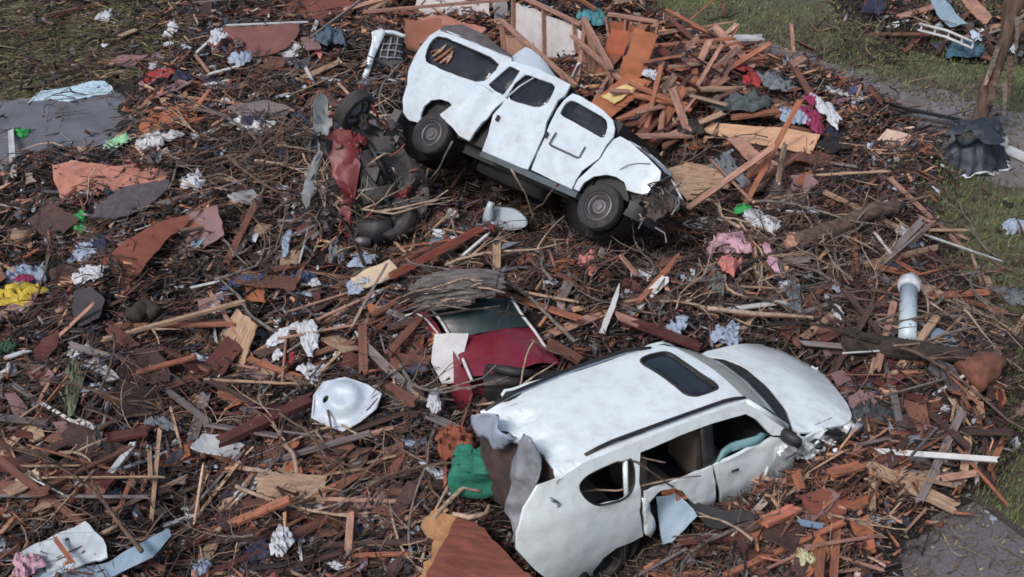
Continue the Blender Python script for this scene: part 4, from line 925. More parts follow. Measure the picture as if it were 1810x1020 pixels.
board('plywood_piece', 'splintered orange plywood piece beyond the mint garment', 'plywood', [(244, 214), (280, 198), (325, 180), (345, 190), (330, 205), (360, 205), (330, 222), (280, 232), (252, 234)], OPLY, dh=.1, n=(0, -.3, 1), jg=.05)
board('siding_piece', 'grey-brown siding piece behind the red wreck', 'siding', [(400, 190), (470, 178), (520, 192), (500, 206), (430, 208)], W['grey'], dh=.15, n=(0, -.2, 1))
rag('shirt', 'white and blue clothes in the tangle above the branches', 'clothing', (452, 222), 74, 26, CL['white'], .12)
rag('cloth', 'navy cloth across the white and blue clothes', 'cloth', (446, 214), 40, 14, CL['navy'], .22)
# --- mid left
stick('plank', 'long orange-brown batten crossing the dark heap', 'board', (180, 598, .22), (440, 528, .3), .07, .04, W['tan'], k=False)
stick('plank', 'orange plank under the crossing batten', 'board', (200, 574, .16), (420, 570, .2), .09, .03, W['orange'], k=False)
stick('plank', 'pale splintered stick standing across the long batten', 'board', (368, 512, .35), (446, 630, .22), .05, .03, W['pinkish'], k=False)
stick('plank', 'long dark red board lying across the lower heap', 'board', (-40, 812, .25), (205, 852, .3), .22, .05, W['dark red'], k=False)
stick('plank', 'dark red board behind the slim white stick', 'board', (90, 790, .2), (275, 762, .25), .16, .04, W['dark red'], k=False)
stick('plank', 'long red-brown beam sloping down from the white basin', 'beam', (560, 704, .3), (380, 788, .2), .17, .08, W['dark red'], k=False)
stick('plank', 'slim white painted stick leaning in the lower heap', 'stick', (240, 780, .4), (172, 868, .15), .08, .04, W['white'])
stick('plank', 'pale tan stake standing beside the white stick', 'stake', (283, 752, .45), (267, 925, .2), .05, .03, W['tan'])
stick('plank', 'short tan stake next to the taller one', 'stake', (264, 790, .3), (266, 850, .25), .05, .03, W['tan'])
rag('cloth', 'long white cloth hanging over dark branches', 'cloth', (545, 594), 32, 62, CL['white'], .2, .2, lobes=.15)
rag('cloth', 'white strip of cloth trailing from the hanging cloth', 'cloth', (500, 592), 64, 16, CL['white'], .18, .5, lobes=.1)
rag('cloth', 'pale grey rag below the hanging white cloth', 'cloth', (548, 660), 30, 34, CL['white'], .12, .5)
rag('cloth', 'blue-grey cloth strip beside thin white slats', 'cloth', (428, 498), 66, 18, CL['blue'], .15, .35)
stick('slat', 'thin white slat next to the blue-grey cloth strip', 'slat', (330, 510, .2), (388, 497, .22), .04, .02, W['white'])
rag('cloth', 'blue cloth with white patch below the red wreck', 'cloth', (535, 496), 44, 30, CL['blue'], .15)
rag('cloth', 'small white rag on the blue cloth', 'cloth', (556, 500), 20, 16, CL['white'], .28)
rag('cloth', 'pale cloth hanging on a dark stem beneath the wreck', 'cloth', (506, 430), 16, 48, CL['pale blue'], .2, lobes=.15)
rag('cloth', 'blue-grey plastic lid among branches', 'lid', (594, 446), 30, 28, CL['grey'], .2)
board('cardboard_piece', 'dark red-brown board in the shadowed left heap', 'board', [(45, 640), (75, 600), (104, 585), (100, 615), (72, 650), (48, 655)], W['dark red'], dh=.15, n=(.2, -.4, 1))
board('cardboard_piece', 'brown curved board beside the pale blue shirt', 'board', [(86, 478), (112, 465), (140, 475), (142, 498), (112, 506), (90, 498)], W['dark brown'], dh=.2, n=(.1, -.4, 1))
board('cardboard_piece', 'charcoal board below the pointed plywood sheet', 'board', [(130, 515), (160, 505), (186, 530), (175, 565), (140, 580), (128, 550)], mat('charcoal_board', S(62, 56, 62), .8, .3, 6, None, .3), dh=.15, n=(.1, -.5, 1))
rag('cloth', 'white and green rag on the dark left heap', 'cloth', (138, 622), 26, 40, CL['white'], .15)
rag('cloth', 'faded green cloth strip under the white and green rag', 'cloth', (128, 680), 26, 90, mat('olive_cloth', S(104, 112, 88), .95, .3, 8, None, .3, dirt=.5), .1, .2, lobes=.12)
rag('cloth', 'dull green rag at the far left of the heap', 'cloth', (8, 614), 26, 26, cloth('dull_green_cloth', S(54, 96, 70)), .12)
stick('slat', 'cream slat beside the dull green rag', 'slat', (8, 634, .15), (56, 618, .2), .08, .02, W['white'])
log('branch_log', 'thick dark stump of trunk in the shadowed heap', 'log', [(236, 560, .2), (262, 540, .3), (276, 555, .3)], [.14, .1], BARK['dark'])
log('hose', 'pale curved hose arching in the lower heap', 'hose', [(502, 785, .15), (518, 800, .3), (525, 830, .3), (524, 852, .1)], [.025, .03], BARK['pale'])
log('hose', 'second pale hose curling left of the arched hose', 'hose', [(430, 828, .15), (460, 832, .3), (490, 842, .28), (505, 856, .1)], [.03, .025], BARK['pale'])
rag('cushion', 'cream foam block beside the long dark red board', 'foam', (50, 850), 44, 30, CREAM, .12, lobes=.1)
rag('cloth', 'dull grey roof felt scrap above the leaning white stick', 'felt', (290, 748), 50, 22, CL['grey'], .2)
board('wall_panel', 'white marble-look panel broken in the bottom corner of the heap', 'panel', [(38, 975), (92, 948), (150, 920), (182, 952), (190, 985), (140, 1000), (60, 1030)], mat('white_marbled_panel', S(190, 204, 214), .4, .35, 3.5, None, .2, dirt=.4), dh=.2, n=(0, -.3, 1), warp=.02)
stick('plank', 'thin brown strip lying over the white marble-look panel', 'board', (92, 945, .35), (132, 1000, .35), .05, .02, W['orange'])
board('bent_panel', 'long blue-grey curved panel below the white marble-look panel', 'panel', [(70, 1022), (120, 1002), (190, 990), (250, 962), (298, 934), (302, 945), (270, 985), (215, 1010), (150, 1030), (100, 1040)], BLUEG, dh=.3, n=(.0, -.35, 1), warp=.06, jg=.004)
rag('cloth', 'pink rag at the bottom corner under the marble-look panel', 'cloth', (48, 1000), 42, 34, CL['pink'], .25)
rag('cup', 'small pale blue crushed cup at the bottom of the heap', 'cup', (356, 1004), 30, 34, CL['pale blue'], .15, lobes=.08)
rag('plastic_container', 'grey crushed container at the bottom beside navy cloth', 'container', (498, 956), 40, 40, CL['white'], .15, lobes=.1)
rag('cloth', 'navy cloth under the grey crushed container', 'cloth', (462, 978), 60, 34, CL['navy'], .1)
# basin
def basin():
    p = hit(610, 714, .3); o = empty('basin', p); tag(o, 'white plastic basin tub upturned in the heap left of the maroon car', 'basin'); keep([552, 672], [668, 760])
    s = scale_at(p)
    ol = [(552, 738), (556, 700), (572, 676), (610, 668), (650, 682), (674, 696), (664, 722), (636, 745), (606, 762), (575, 750)]
    P0, a, b, n, pl = plane_pts(ol, .3, (-.1, -.55, 1))
    cx, cy = np.mean([q[0] for q in pl])-.03, np.mean([q[1] for q in pl])+.06
    def f(x, y):
        r_ = math.hypot(x-cx, y-cy)/.26; dome = .13/(1+math.exp((r_-.85)*9)) - .04*math.exp(-(r_/.5)**2)
        return a*x+b*y+n*(dome+.02*noise.noise(Vector((x*6, y*6, 1))))
    hl = [P for P in pl]; hh = [(pl[1][0]+.17+.05*math.cos(t), pl[1][1]-.05+.05*math.sin(t)) for t in np.linspace(0, 6.28, 9)[:-1]]
    t = mk('tub', *sheet_geo(jag(pl, .1, .01), [hh], f, .012, .035), mat('white_plastic', S(192, 208, 226), .4, .15, 6, None, .15, dirt=.45, dscale=5), o, True); shade_auto(t, 40); t.location = P0-p
    e = [f(*q) for q in pl]; e.append(e[0]); e.append(e[1]); r_ = mk('rim', *tube_geo(e, [.014]*len(e), 6, False), CL['white'], o, True); r_.location = P0-p
basin()
# --- centre
def cistern():
    p = hit(895, 392, .2); o = empty('washbasin', p); tag(o, 'broken white porcelain washbasin with upright pedestal in front of the truck', 'washbasin'); keep([850, 935], [350, 425])
    s = scale_at(p)
    por = mat('white_porcelain', S(180, 196, 210), .25, .1, 4, None, .05, dirt=.5)
    m1 = dent(tube_geo([Vector((-.30, 0, -.05)), Vector((-.27, -.02, .12)), Vector((-.25, -.02, .28)), Vector((-.23, 0, .36))], [.1, .085, .06, .05], 12), .03, 4, 1)
    mk('pedestal', *m1, por, o, True)
    bw = [(.06, -.06), (.2, -.02), (.27, .06), (.285, .08), (.25, .07), (.17, .01), (.02, -.02)]
    v, f = lathe_geo(bw, 24); v = [Vector((q.x*1.15, q.z*.8, q.y)) for q in v]
    t = mk('bowl', *dent((v, f), .03, 4, 3), por, o, True); t.rotation_euler = (.35, .2, 0)
cistern()
stick('plank', 'thin white batten leaning towards the broken washbasin', 'batten', (868, 410, .4), (812, 458, .2), .04, .03, W['white'])
stick('post', 'short tan post standing below the washbasin', 'post', (878, 424, .5), (878, 480, .1), .11, .08, W['tan'])
stick('plank', 'long red-orange timber sloping down from the washbasin', 'beam', (854, 404, .35), (684, 494, .25), .14, .09, wood('deep_orange_wood', S(136, 62, 44)), roll=.5, k=False)
stick('plank', 'second red-orange timber beneath the sloping one', 'beam', (800, 420, .2), (690, 470, .2), .10, .06, W['red brown'], k=False)
board('foam_board', 'cream foam board next to the red-orange timbers', 'foam board', [(620, 492), (655, 474), (688, 458), (703, 474), (690, 492), (650, 508), (628, 512)], CREAM, dh=.25, n=(.1, -.4, 1))
rag('cloth', 'pale blue cloth under the cream foam board', 'cloth', (632, 506), 36, 24, CL['pale blue'], .22)
rag('cloth', 'light blue wrapped bundle near the cream foam board', 'cloth', (640, 458), 50, 18, CL['pale blue'], .2)
BARKS_LATER = [('broad grey slab of furrowed bark lying over the maroon car windscreen', [(735, 520, .5), (770, 510, .62), (830, 503, .7), (893, 505, .72)], .23, 3.0), ('split grey bark strip below the broad slab', [(738, 545, .5), (785, 538, .62), (840, 528, .68)], .09, 5.0)]
board('wall_panel', 'small white panel leaning on the side of the maroon car', 'panel', [(768, 590), (828, 589), (820, 625), (806, 676), (782, 680), (762, 640)], W['white'], dh=.35, n=(-.1, -.8, 1), warp=.01, jg=.006, z=.85)
rag('cloth', 'pink torn cloth in the brush right of the centre', 'cloth', (1290, 431), 58, 46, CL['pink'], .2, .2)
rag('cloth', 'salmon cloth bundled below the pink cloth', 'cloth', (1290, 468), 44, 30, CL['salmon'], .18, .1)
rag('cloth', 'mauve cloth strip right of the pink cloth', 'cloth', (1362, 452), 18, 50, CL['pink'], .2, .1, lobes=.15)
rag('cloth', 'dull pink cloth under thin branches', 'cloth', (1040, 464), 34, 34, CL['salmon'], .08)
rag('cloth', 'grey-green rag under the salmon cloth', 'cloth', (1268, 500), 36, 34, mat('sage_cloth', S(120, 130, 120), .95, .3, 8, None, .3, dirt=.5), .12)
rag('plastic_bag', 'bright green bag at the brush edge in front of the truck', 'bag', (1313, 369), 26, 20, CL['green'], .2)
rag('cloth', 'white and pink clothes beside the green bag', 'clothing', (1343, 392), 42, 44, CL['white'], .15, .5)
rag('plastic_bag', 'small green bag on the truck bonnet edge', 'bag', (1103, 246), 20, 18, CL['green'], .9)
log('tree_log', 'thick pale-ended log lying up the slope right of the pink cloth', 'log', [(1400, 432, .2), (1470, 405, .35), (1540, 376, .3), (1592, 362, .2)], [.15, .13, .10], BARK['brown'], W['pinkish'])
log('tree_log', 'long dark rotten log behind the white pipe', 'log', [(1490, 602, .2), (1560, 612, .25), (1640, 622, .25), (1716, 632, .2)], [.16, .17, .12], BARK['dark'], None)
log('tree_stump', 'rust orange split stump at the end of the dark log', 'stump', [(1708, 672, .15), (1738, 650, .2), (1760, 634, .2)], [.26, .24, .12], mat('split_orange_heartwood', S(122, 76, 58), .9, .4, 8, None, .6), None, 10, .35)
log('branch_log', 'thin bare branch arching over the brush near the car bonnet', 'branch', [(1250, 545, .35), (1310, 552, .4), (1370, 556, .35), (1450, 562, .2)], [.035, .03, .02], BARK['pale'])
def bark_slab(label, pts, r0, seed):
    P = resample([hit(*q) for q in pts], 40); c = P[0]; P = [q-c for q in P]; o = empty('bark_slab', c); tag(o, label, 'bark')
    vs = []; fs = []; sg = 26
    for i, q in enumerate(P):
        d = (P[min(i+1, 39)]-P[max(i-1, 0)]).normalized(); s_ = d.cross(Vector((0, 0, 1))).normalized(); a = s_.cross(d)
        for k in range(sg+1):
            t = math.pi*(k/sg)*1.15-.2; rr = r0*(1+.28*noise.noise(Vector((k*.9, i*.09, seed)))+.16*noise.noise(Vector((k*2.2, i*.25, seed+9)))); e = 1 if 2 < i < 37 else .8
            vs.append(q+s_*math.cos(t)*rr*1.15*e+a*math.sin(t)*rr*.75*e+d*(.12*noise.noise(Vector((k*1.3, seed, 3))) if i in (0, 39) else 0))
    for i in range(39):
        for k in range(sg): fs.append((i*(sg+1)+k, i*(sg+1)+k+1, (i+1)*(sg+1)+k+1, (i+1)*(sg+1)+k))
    mk('bark_shell', vs, fs, BARK['slab'], o)
    r_ = random.Random(int(seed*7))
    for k in range(26):
        i = r_.randint(0, 30); a = P[i]+Vector((0, -r0*r_.uniform(.2, 1.1), r0*r_.uniform(.3, .8))); j = min(39, i+r_.randint(5, 14)); b = P[j]+Vector((0, -r0*r_.uniform(.2, 1.4), r0*r_.uniform(.2, .8)))
        if i < 6: a = a+Vector((-r_.uniform(.1, .35), -.05, -.08))
        mk('bark_fibre', *tube_geo([a, (a+b)/2+Vector((0, 0, .03)), b], [.008, .016, .006], 5), BARK[r_.choice(['grey', 'pale', 'slab', 'dark'])], o)
    keep([pts[0][0], pts[-1][0]], [pts[0][1]-25, pts[0][1]+25], 0)
BARK['slab'] = mat('furrowed_bark', S(104, 98, 98), .95, .7, 9, (.4, 2, 2), 1.0, dirt=.6, dirtcol=S(50, 42, 42), dscale=6)
# white pipe
def pipe():
    A, B = hit(1604, 600, .12), hit(1606, 512, .28); c = A; o = empty('water_pipe', c); tag(o, 'thick white pipe with capped end standing above the dark log', 'pipe'); keep([1585, 1625], [495, 605])
    pm = mat('white_pipe_plastic', S(190, 210, 222), .4, .1, 4, None, .05, dirt=.35)
    d = B-A; mk('pipe_body', *tube_geo([Vector(), d*.5, d], [.125, .125, .125], 20), pm, o, True)
    mk('pipe_cap', *dent(tube_geo([d*1.02, d*1.10, d*1.2], [.15, .16, .13], 14), .03, 6), CL['white'], o, True)
pipe()
rag('cloth', 'pale blue cloth in the debris above the white pipe', 'cloth', (1614, 436), 32, 24, CL['pale blue'], .1)
rag('cloth', 'white cloth scrap above the pale blue one', 'cloth', (1594, 408), 26, 18, CL['white'], .1)
rag('plastic_bag', 'hanging white plastic scrap among the twigs', 'plastic', (1481, 552), 18, 36, CL['white'], .2, lobes=.1)
rag('plastic_bag', 'clear grey plastic bag in the brush beyond the bonnet', 'bag', (1404, 522), 30, 52, CL['grey'], .2)
rag('cloth', 'white and blue cloth pushed against the car bonnet', 'cloth', (1287, 594), 44, 36, CL['pale blue'], .2)
rag('cloth', 'blue star-shaped rag near the maroon car', 'cloth', (1196, 578), 34, 22, CL['pale blue'], .2, lobes=.45)
board('slat', 'upright pale grey splintered plank in the brush behind the car roof', 'plank', [(1058, 588), (1072, 556), (1090, 512), (1096, 500), (1094, 522), (1080, 560), (1070, 590)], W['white'], dh=.3, n=(.2, -1, .6), jg=.01)
stick('plank', 'long dark red timber running down behind the car roof', 'beam', (1090, 560, .35), (1240, 616, .3), .13, .08, W['dark red'], k=False)
stick('plank', 'pale torn end of timber above the dark red one', 'plank', (1085, 556, .4), (1140, 578, .42), .10, .05, W['pinkish'])
stick('plank', 'white peeled branch between the brush and the dark boards', 'branch', (1095, 450, .35), (1130, 492, .25), .06, .04, W['pinkish'])
stick('plank', 'brown timber beside the maroon car bonnet', 'beam', (966, 604, .4), (1030, 640, .3), .12, .08, W['red brown'], k=False)
stick('plank', 'upright orange board left of the white panel', 'board', (640, 568, .45), (643, 668, .15), .12, .04, W['red brown'])
def car_stick(label, pts, r_, m, cat='branch'):
    P = [CAM+ray(u, v)*((z-HC)/ray(u, v).z) for u, v, z in pts]; c = P[0]; P = resample([q-c for q in P], 8)
    o = mk('branch', *dent(tube_geo(P, [r_*(1-.06*i) for i in range(8)], 6, True, .15), .02, 5, r_*200), m, None, True); o.location = c; tag(o, label, cat)
car_stick('thin pale stick lying across the rear windows of the white car', [(1020, 870, 1.4), (1120, 862, 1.36), (1190, 846, 1.36), (1240, 842, 1.2)], .013, BARK['pale'])
car_stick('dark forked twig hanging from the quarter window of the white car', [(1112, 812, 1.75), (1140, 825, 1.65), (1190, 862, 1.2)], .014, BARK['brown'])
car_stick('short pale twig poking into the rear door window', [(1120, 808, 1.7), (1150, 812, 1.6), (1178, 818, 1.5)], .010, BARK['pale'])
car_stick('grey twig on the roof beside the near rail', [(1022, 832, 1.93), (1030, 805, 1.96), (1036, 776, 1.97)], .022, BARK['grey'])
car_stick('dark red-brown branch on the torn rear corner of the roof', [(880, 792, 1.95), (920, 772, 2.05), (948, 752, 2.02), (978, 744, 2.0)], .022, BARK['brown'])
car_stick('short grey twig lying on the rear of the roof', [(955, 812, 1.98), (972, 800, 2.0), (990, 788, 1.99)], .010, BARK['grey'])
car_stick('thin bare stem standing before the maroon bonnet', [(916, 700, .8), (922, 660, 1.1), (935, 615, 1.45), (945, 600, 1.5)], .016, BARK['pale'])
car_stick('curved bare branch running from the maroon car to the white roof', [(905, 692, 1.1), (940, 668, 1.4), (985, 640, 1.5)], .015, BARK['pale'])
car_stick('dark bare branch lying over the maroon windscreen edge', [(748, 560, 1.25), (800, 552, 1.4), (860, 545, 1.45), (930, 560, 1.25)], .018, BARK['dark'])
car_stick('thin grey twig crossing the top of the maroon windscreen', [(780, 540, 1.45), (840, 548, 1.42), (885, 540, 1.45)], .011, BARK['grey'])
car_stick('brown branch resting on the maroon bonnet corner', [(940, 600, 1.2), (975, 622, 1.1), (1012, 632, 1.0)], .02, BARK['brown'])
car_stick('slim brown branch leaning on the truck sill', [(905, 300, 2.0), (930, 345, 1.5), (945, 392, .9)], .016, BARK['pale'])
car_stick('crooked branch leaning up under the truck chassis', [(985, 325, 1.9), (960, 360, 1.4), (930, 380, .9)], .018, BARK['brown'])
car_stick('grey branch propped against the rear wheel of the truck', [(800, 250, 2.2), (775, 300, 1.5), (740, 340, 1.0)], .018, BARK['grey'])
for q in BARKS_LATER: bark_slab(*q)
# --- lower middle
rag('metal_drum', 'rust orange dented drum lid at the rear of the white car', 'drum', (803, 782), 64, 66, RUST, .3, 0, .12, lobes=.06)
def box_bag():
    p = hit(845, 832, .6); o = empty('storage_bag', p); tag(o, 'teal green fabric bag crushed against the rear of the white car', 'bag'); keep([805, 885], [790, 865])
    s = scale_at(p)
    mk('bag_body', *dent(([Vector((v.x, v.y, v.z)) for v in sub_box(.58, .42, .42, 7)[0]], sub_box(.58, .42, .42, 7)[1]), .09, 3.2, 3, .025), CL['teal'], o, True)
    mk('flap', *dent(([v+Vector((.02, -.02, .2)) for v in rag_geo(.55, .45, .07, 4)[0]], rag_geo(.55, .45, .07, 4)[1]), .03, 4, 8), CL['teal'], o, True)
def sub_box(a, b, c, n):
    bm_ = bmesh.new(); bmesh.ops.create_cube(bm_, size=1); bmesh.ops.subdivide_edges(bm_, edges=bm_.edges[:], cuts=n, use_grid_fill=True)
    vs = [Vector((v.co.x*a, v.co.y*b, v.co.z*c)) for v in bm_.verts]; bm_.verts.index_update(); fs_ = [tuple(v.index for v in f.verts) for f in bm_.faces]; bm_.free(); return vs, fs_
box_bag()
board('plywood_sheet', 'large red-brown sheet with torn foam edge at the bottom behind the white car', 'board', [(812, 912), (838, 925), (880, 962), (925, 1010), (960, 1040), (740, 1045), (770, 985)], mat('brick_brown_sheet', S(130, 68, 54), .85, .4, 7, (.4, 3, 1), .6, dirt=.6, dirtcol=S(84, 56, 48), dscale=6), dh=.35, n=(.15, -.35, 1), warp=.05, jg=.02)
board('foam_board', 'torn tan foam edge stripped off the red-brown sheet', 'foam', [(748, 918), (770, 900), (790, 908), (815, 914), (806, 935), (790, 965), (775, 1000), (752, 1028), (740, 1020), (764, 975), (770, 950), (752, 940)], mat('tan_foam', S(186, 136, 90), .95, .35, 10, None, .7, dirt=.3), dh=.37, n=(.1, -.35, 1), t=.05, jg=.035, step_=.06)
def tornpipe():
    log('tree_branch', 'pale broken branch forking under the teal bag', 'branch', [(765, 918, .35), (790, 890, .45), (818, 862, .5), (850, 868, .45)], [.022, .03, .018], BARK['pale'], None, 8, .2)
    log('tree_branch', 'pale looping root below the teal bag', 'branch', [(800, 908, .45), (830, 915, .5), (858, 908, .5), (866, 892, .5)], [.026, .03, .016], BARK['pale'], None, 8, .2)
tornpipe()
stick('plank', 'orange timber ending in a white torn tip beside the brush', 'beam', (682, 680, .3), (735, 716, .35), .13, .08, W['red brown'], k=False)
rag('cloth', 'white rag hanging on roots beyond the rusty drum', 'cloth', (768, 708), 24, 44, CL['white'], .3, lobes=.15)
board('bumper_strip', 'black torn plastic shard lying along the side of the white car', 'bumper', [(1213, 876), (1240, 890), (1275, 900), (1320, 902), (1345, 915), (1310, 922), (1275, 936), (1250, 932), (1228, 905)], BLACK, dh=.3, n=(0, -.6, 1), warp=.03, jg=.006)
board('door_skin', 'pale blue torn door skin hanging out of the white car', 'car part', [(1160, 878), (1195, 872), (1216, 890), (1232, 912), (1210, 935), (1188, 958), (1172, 962), (1166, 930)], mat('pale_blue_door_skin', S(150, 178, 200), .5, .25, 4, None, .2, dirt=.5), dh=.35, n=(.1, -.9, .8), warp=.05, jg=.01)
rag('plastic_bag', 'orange wrapper caught at the torn rear door', 'wrapper', (1190, 868), 52, 22, cloth('orange_wrapper', S(170, 98, 60)), .5, -.4)
board('plywood_piece', 'square red-orange plywood piece in the splinters by the front door', 'plywood', [(1412, 876), (1452, 864), (1478, 872), (1498, 900), (1494, 920), (1462, 924), (1428, 904)], PLY, dh=.22, n=(0, -.35, 1))
stick('plank', 'bright orange split plank closest to the car bonnet', 'plank', (1462, 838, .3), (1530, 820, .25), .14, .05, W['orange'])
stick('plank', 'salmon painted plank lying below the square plywood', 'plank', (1345, 925, .28), (1412, 895, .25), .15, .05, wood('salmon_wood', S(206, 120, 92)))
stick('plank', 'orange plank standing by the crumpled fender', 'plank', (1418, 870, .22), (1405, 830, .4), .12, .03, W['orange'])
board('plywood_piece', 'orange curled board at the edge of the driveway', 'plywood', [(1500, 925), (1530, 912), (1545, 940), (1548, 975), (1525, 985), (1512, 955)], OPLY, dh=.15, n=(.1, -.5, 1), warp=.08)
stick('plank', 'long orange batten standing at the bottom near the driveway', 'batten', (1472, 1030, .3), (1480, 930, .2), .09, .03, W['orange'])
rag('cloth', 'pale yellow flower-like scrap in the lower splinters', 'paper', (1423, 985), 26, 24, cloth('pale_yellow_cloth', S(206, 204, 164)), .15)
stick('strip', 'steel blue metal strip in the orange splinters', 'metal strip', (1408, 922, .22), (1458, 932, .24), .09, .02, BLUEG)
rag('tyre_piece', 'crumpled dark grey mat in front of the white car', 'mat', (1540, 738), 70, 44, mat('charcoal_rubber_mat', S(60, 66, 72), .7, .3, 8, None, .3), .12, .1)
board('board_piece', 'mauve-brown flat board in front of the bonnet', 'board', [(1500, 700), (1520, 688), (1545, 692), (1556, 722), (1520, 726), (1504, 722)], mat('mauve_board', S(136, 104, 106), .85, .2, 4, None, .2, dirt=.4), dh=.15, n=(0, -.3, 1))
board('board_piece', 'mauve curved board against the front of the bonnet', 'board', [(1470, 660), (1490, 652), (1508, 668), (1512, 690), (1500, 705), (1484, 690)], mat('mauve_board', S(136, 104, 106)), dh=.15, n=(.3, -.5, 1))
stick('plank', 'short white curved strip at the lawn edge', 'strip', (1722, 800, .05), (1728, 860, .05), .05, .02, W['white'])
stick('plank', 'tan plank lying at the lawn edge beside the white strip', 'plank', (1712, 770, .12), (1700, 858, .08), .10, .04, W['tan'])
stick('plank', 'tan plank on the grass above the driveway', 'plank', (1735, 745, .05), (1728, 690, .06), .10, .03, W['tan'])
stick('plank', 'tan split plank on the grass by the right edge', 'plank', (1795, 735, .05), (1830, 700, .06), .13, .03, W['tan'])
stick('plank', 'pale lath standing in the verge twigs', 'lath', (1712, 436, .1), (1738, 512, .05), .05, .02, W['tan'])
stick('plank', 'short tan block in the verge twigs', 'plank', (1740, 484, .08), (1752, 512, .05), .10, .03, W['tan'])
stick('plank', 'tan chip board on the lower verge', 'plank', (1750, 555, .08), (1772, 595, .05), .09, .03, W['tan'])
stick('plank', 'leaning tan lath by the right edge of the verge', 'plank', (1790, 596, .06), (1822, 545, .06), .08, .03, W['tan'])
rag('cloth', 'blue and white cloth alone on the grass', 'cloth', (1795, 402), 44, 24, CL['pale blue'], .03, .1)
rag('shoe', 'grey and black shoe-like scrap on the verge', 'shoe', (1790, 522), 38, 40, CL['grey'], .05, .8)
# --- upper right: broken house and lumber
def wall(name, label, a, b, hgt, m, stud=True, cat='wall', lean=0.0, t=.09, n_st=4, zb=0.0):
    """a broken stud wall standing between two picture points at the level of the heap"""
    keep([a[0], b[0]], [min(a[1], b[1])-45, max(a[1], b[1])])
    A, B = hit(a[0], a[1], zb), hit(b[0], b[1], zb); zz = min(A.z, B.z)-.25; A.z = B.z = zz; d = B-A; L = d.length
    o = empty(name, A, Matrix.Rotation(math.atan2(d.y, d.x), 3, 'Z') @ Matrix.Rotation(lean, 3, 'X')); tag(o, label, cat)
    H0 = hgt+.25; ol = jag([(0, 0), (L, 0), (L, H0*rnd.uniform(.55, 1)), (L*.8, H0*rnd.uniform(.8, 1)), (L*.55, H0*rnd.uniform(.6, 1)), (L*.3, H0*rnd.uniform(.85, 1)), (0, H0*rnd.uniform(.7, 1))], .16, .05)
    s = mk('wall_sheet', *sheet_geo(ol, [], lambda x, z: Vector((x, .012*noise.noise(Vector((x, z, 3))), z)), .02, .3), m, o)
    if stud:
        for i in range(n_st):
            x = L*(i+.1)/(n_st-.8); mk('stud', *box_geo((x, -.045 if rnd.random() < 2 else .05, H0*.5), (.05, .08, H0*rnd.uniform(.75, 1.15)), Matrix.Rotation(rnd.gauss(0, .12), 3, 'Y')), W['pinkish'], o)
        mk('top_plate', *box_geo((L*.5, -.045, H0+.03), (L*1.02, .1, .05)), W['pinkish'], o)
    return o
wall('broken_wall', 'white plaster wall fragment standing at the back of the broken house', (735, 30), (865, 32), .7, WALLW, False)
wall('broken_wall', 'small white plaster wall piece right of the larger back wall', (872, 36), (898, 30), .55, WALLW, False)
wall('broken_wall', 'white room wall with wooden top plate behind the truck roof', (905, 46), (1028, 84), .75, WALLW, True, n_st=3, zb=.25)
wall('broken_wall', 'tan wall board standing above the peaked truck roof', (890, 104), (1020, 158), .8, mat('tan_wall_board', S(186, 142, 120), .85, .2, 3, None, .2, dirt=.5), True, n_st=4, zb=.15)
wall('broken_wall', 'tan stud wall corner between the white room wall and the orange sheets', (1034, 100), (1082, 150), .75, MATS['tan_wall_board'], True, n_st=3, zb=.15)
wall('broken_wall', 'low brown stud wall behind the upright orange sheets', (1075, 70), (1160, 88), .6, MATS['rusty_brown_panel'] if 'rusty_brown_panel' in MATS else OPLY, True, n_st=4, zb=.2)
stick('plank', 'long pinkish stud fallen across the tan stud wall corner', 'stud', (1010, 60, .9), (1110, 150, .5), .09, .05, W['pinkish'], k=False)
stick('plank', 'orange board propped on the low brown stud wall', 'board', (1060, 130, .3), (1140, 40, .8), .2, .04, W['orange'], k=False)
board('roof_panel', 'tan roof board sheet behind the truck rear window', 'panel', [(725, 40), (760, 24), (800, 32), (860, 50), (850, 62), (800, 46), (775, 52), (745, 78), (722, 62)], PINKB, dh=.4, n=(0, -.2, 1))
board('wall_panel', 'brown door panel standing left of the white back wall', 'door', [(716, 34), (780, 32), (782, 50), (760, 70), (735, 92), (718, 84)], mat('rusty_brown_panel', S(150, 92, 70), .85, .25, 3, None, .3, dirt=.5), dh=.45, n=(0, -.8, .6))
stick('moulding', 'long pink roof batten over the white back walls', 'batten', (640, 24, .5), (900, 2, .6), .08, .05, W['pinkish'], k=False)
stick('moulding', 'thin bent rod reaching from the flattened panel to the top', 'rod', (545, 70, .3), (640, 0, .7), .05, .04, W['grey'], k=False)
stick('plank', 'pale upright board between truck roof and wall', 'post', (1020, 142, .2), (1032, 50, .7), .08, .06, W['pinkish'], k=False)
stick('plank', 'slanting pale brace across the white room wall', 'brace', (985, 78, .4), (1025, 44, .7), .06, .04, W['pinkish'], k=False)
stick('plank', 'leaning white-pink stake in front of the tan wall', 'stake', (1012, 140, .2), (1026, 108, .6), .08, .04, W['white'], k=False)
board('plywood_sheet', 'upright orange plywood sheet leaning behind the lumber', 'plywood', [(1088, 152), (1122, 50), (1164, 62), (1140, 132), (1112, 150)], OPLY, dh=.5, n=(.1, -1, .5))
board('plywood_sheet', 'second orange sheet beside the upright plywood', 'plywood', [(1064, 100), (1080, 50), (1114, 56), (1096, 122)], mat('deep_orange_sheet', S(170, 84, 50), .8, .3, 3, None, .3), dh=.55, n=(-.1, -1, .4))
board('door_panel', 'dark brown board behind the upright orange sheets', 'panel', [(1158, 90), (1200, 98), (1245, 112), (1230, 138), (1180, 140), (1152, 130)], mat('dark_mauve_board', S(92, 70, 74), .8, .3, 4, None, .3, dirt=.3), dh=.35, n=(.1, -.6, .8))
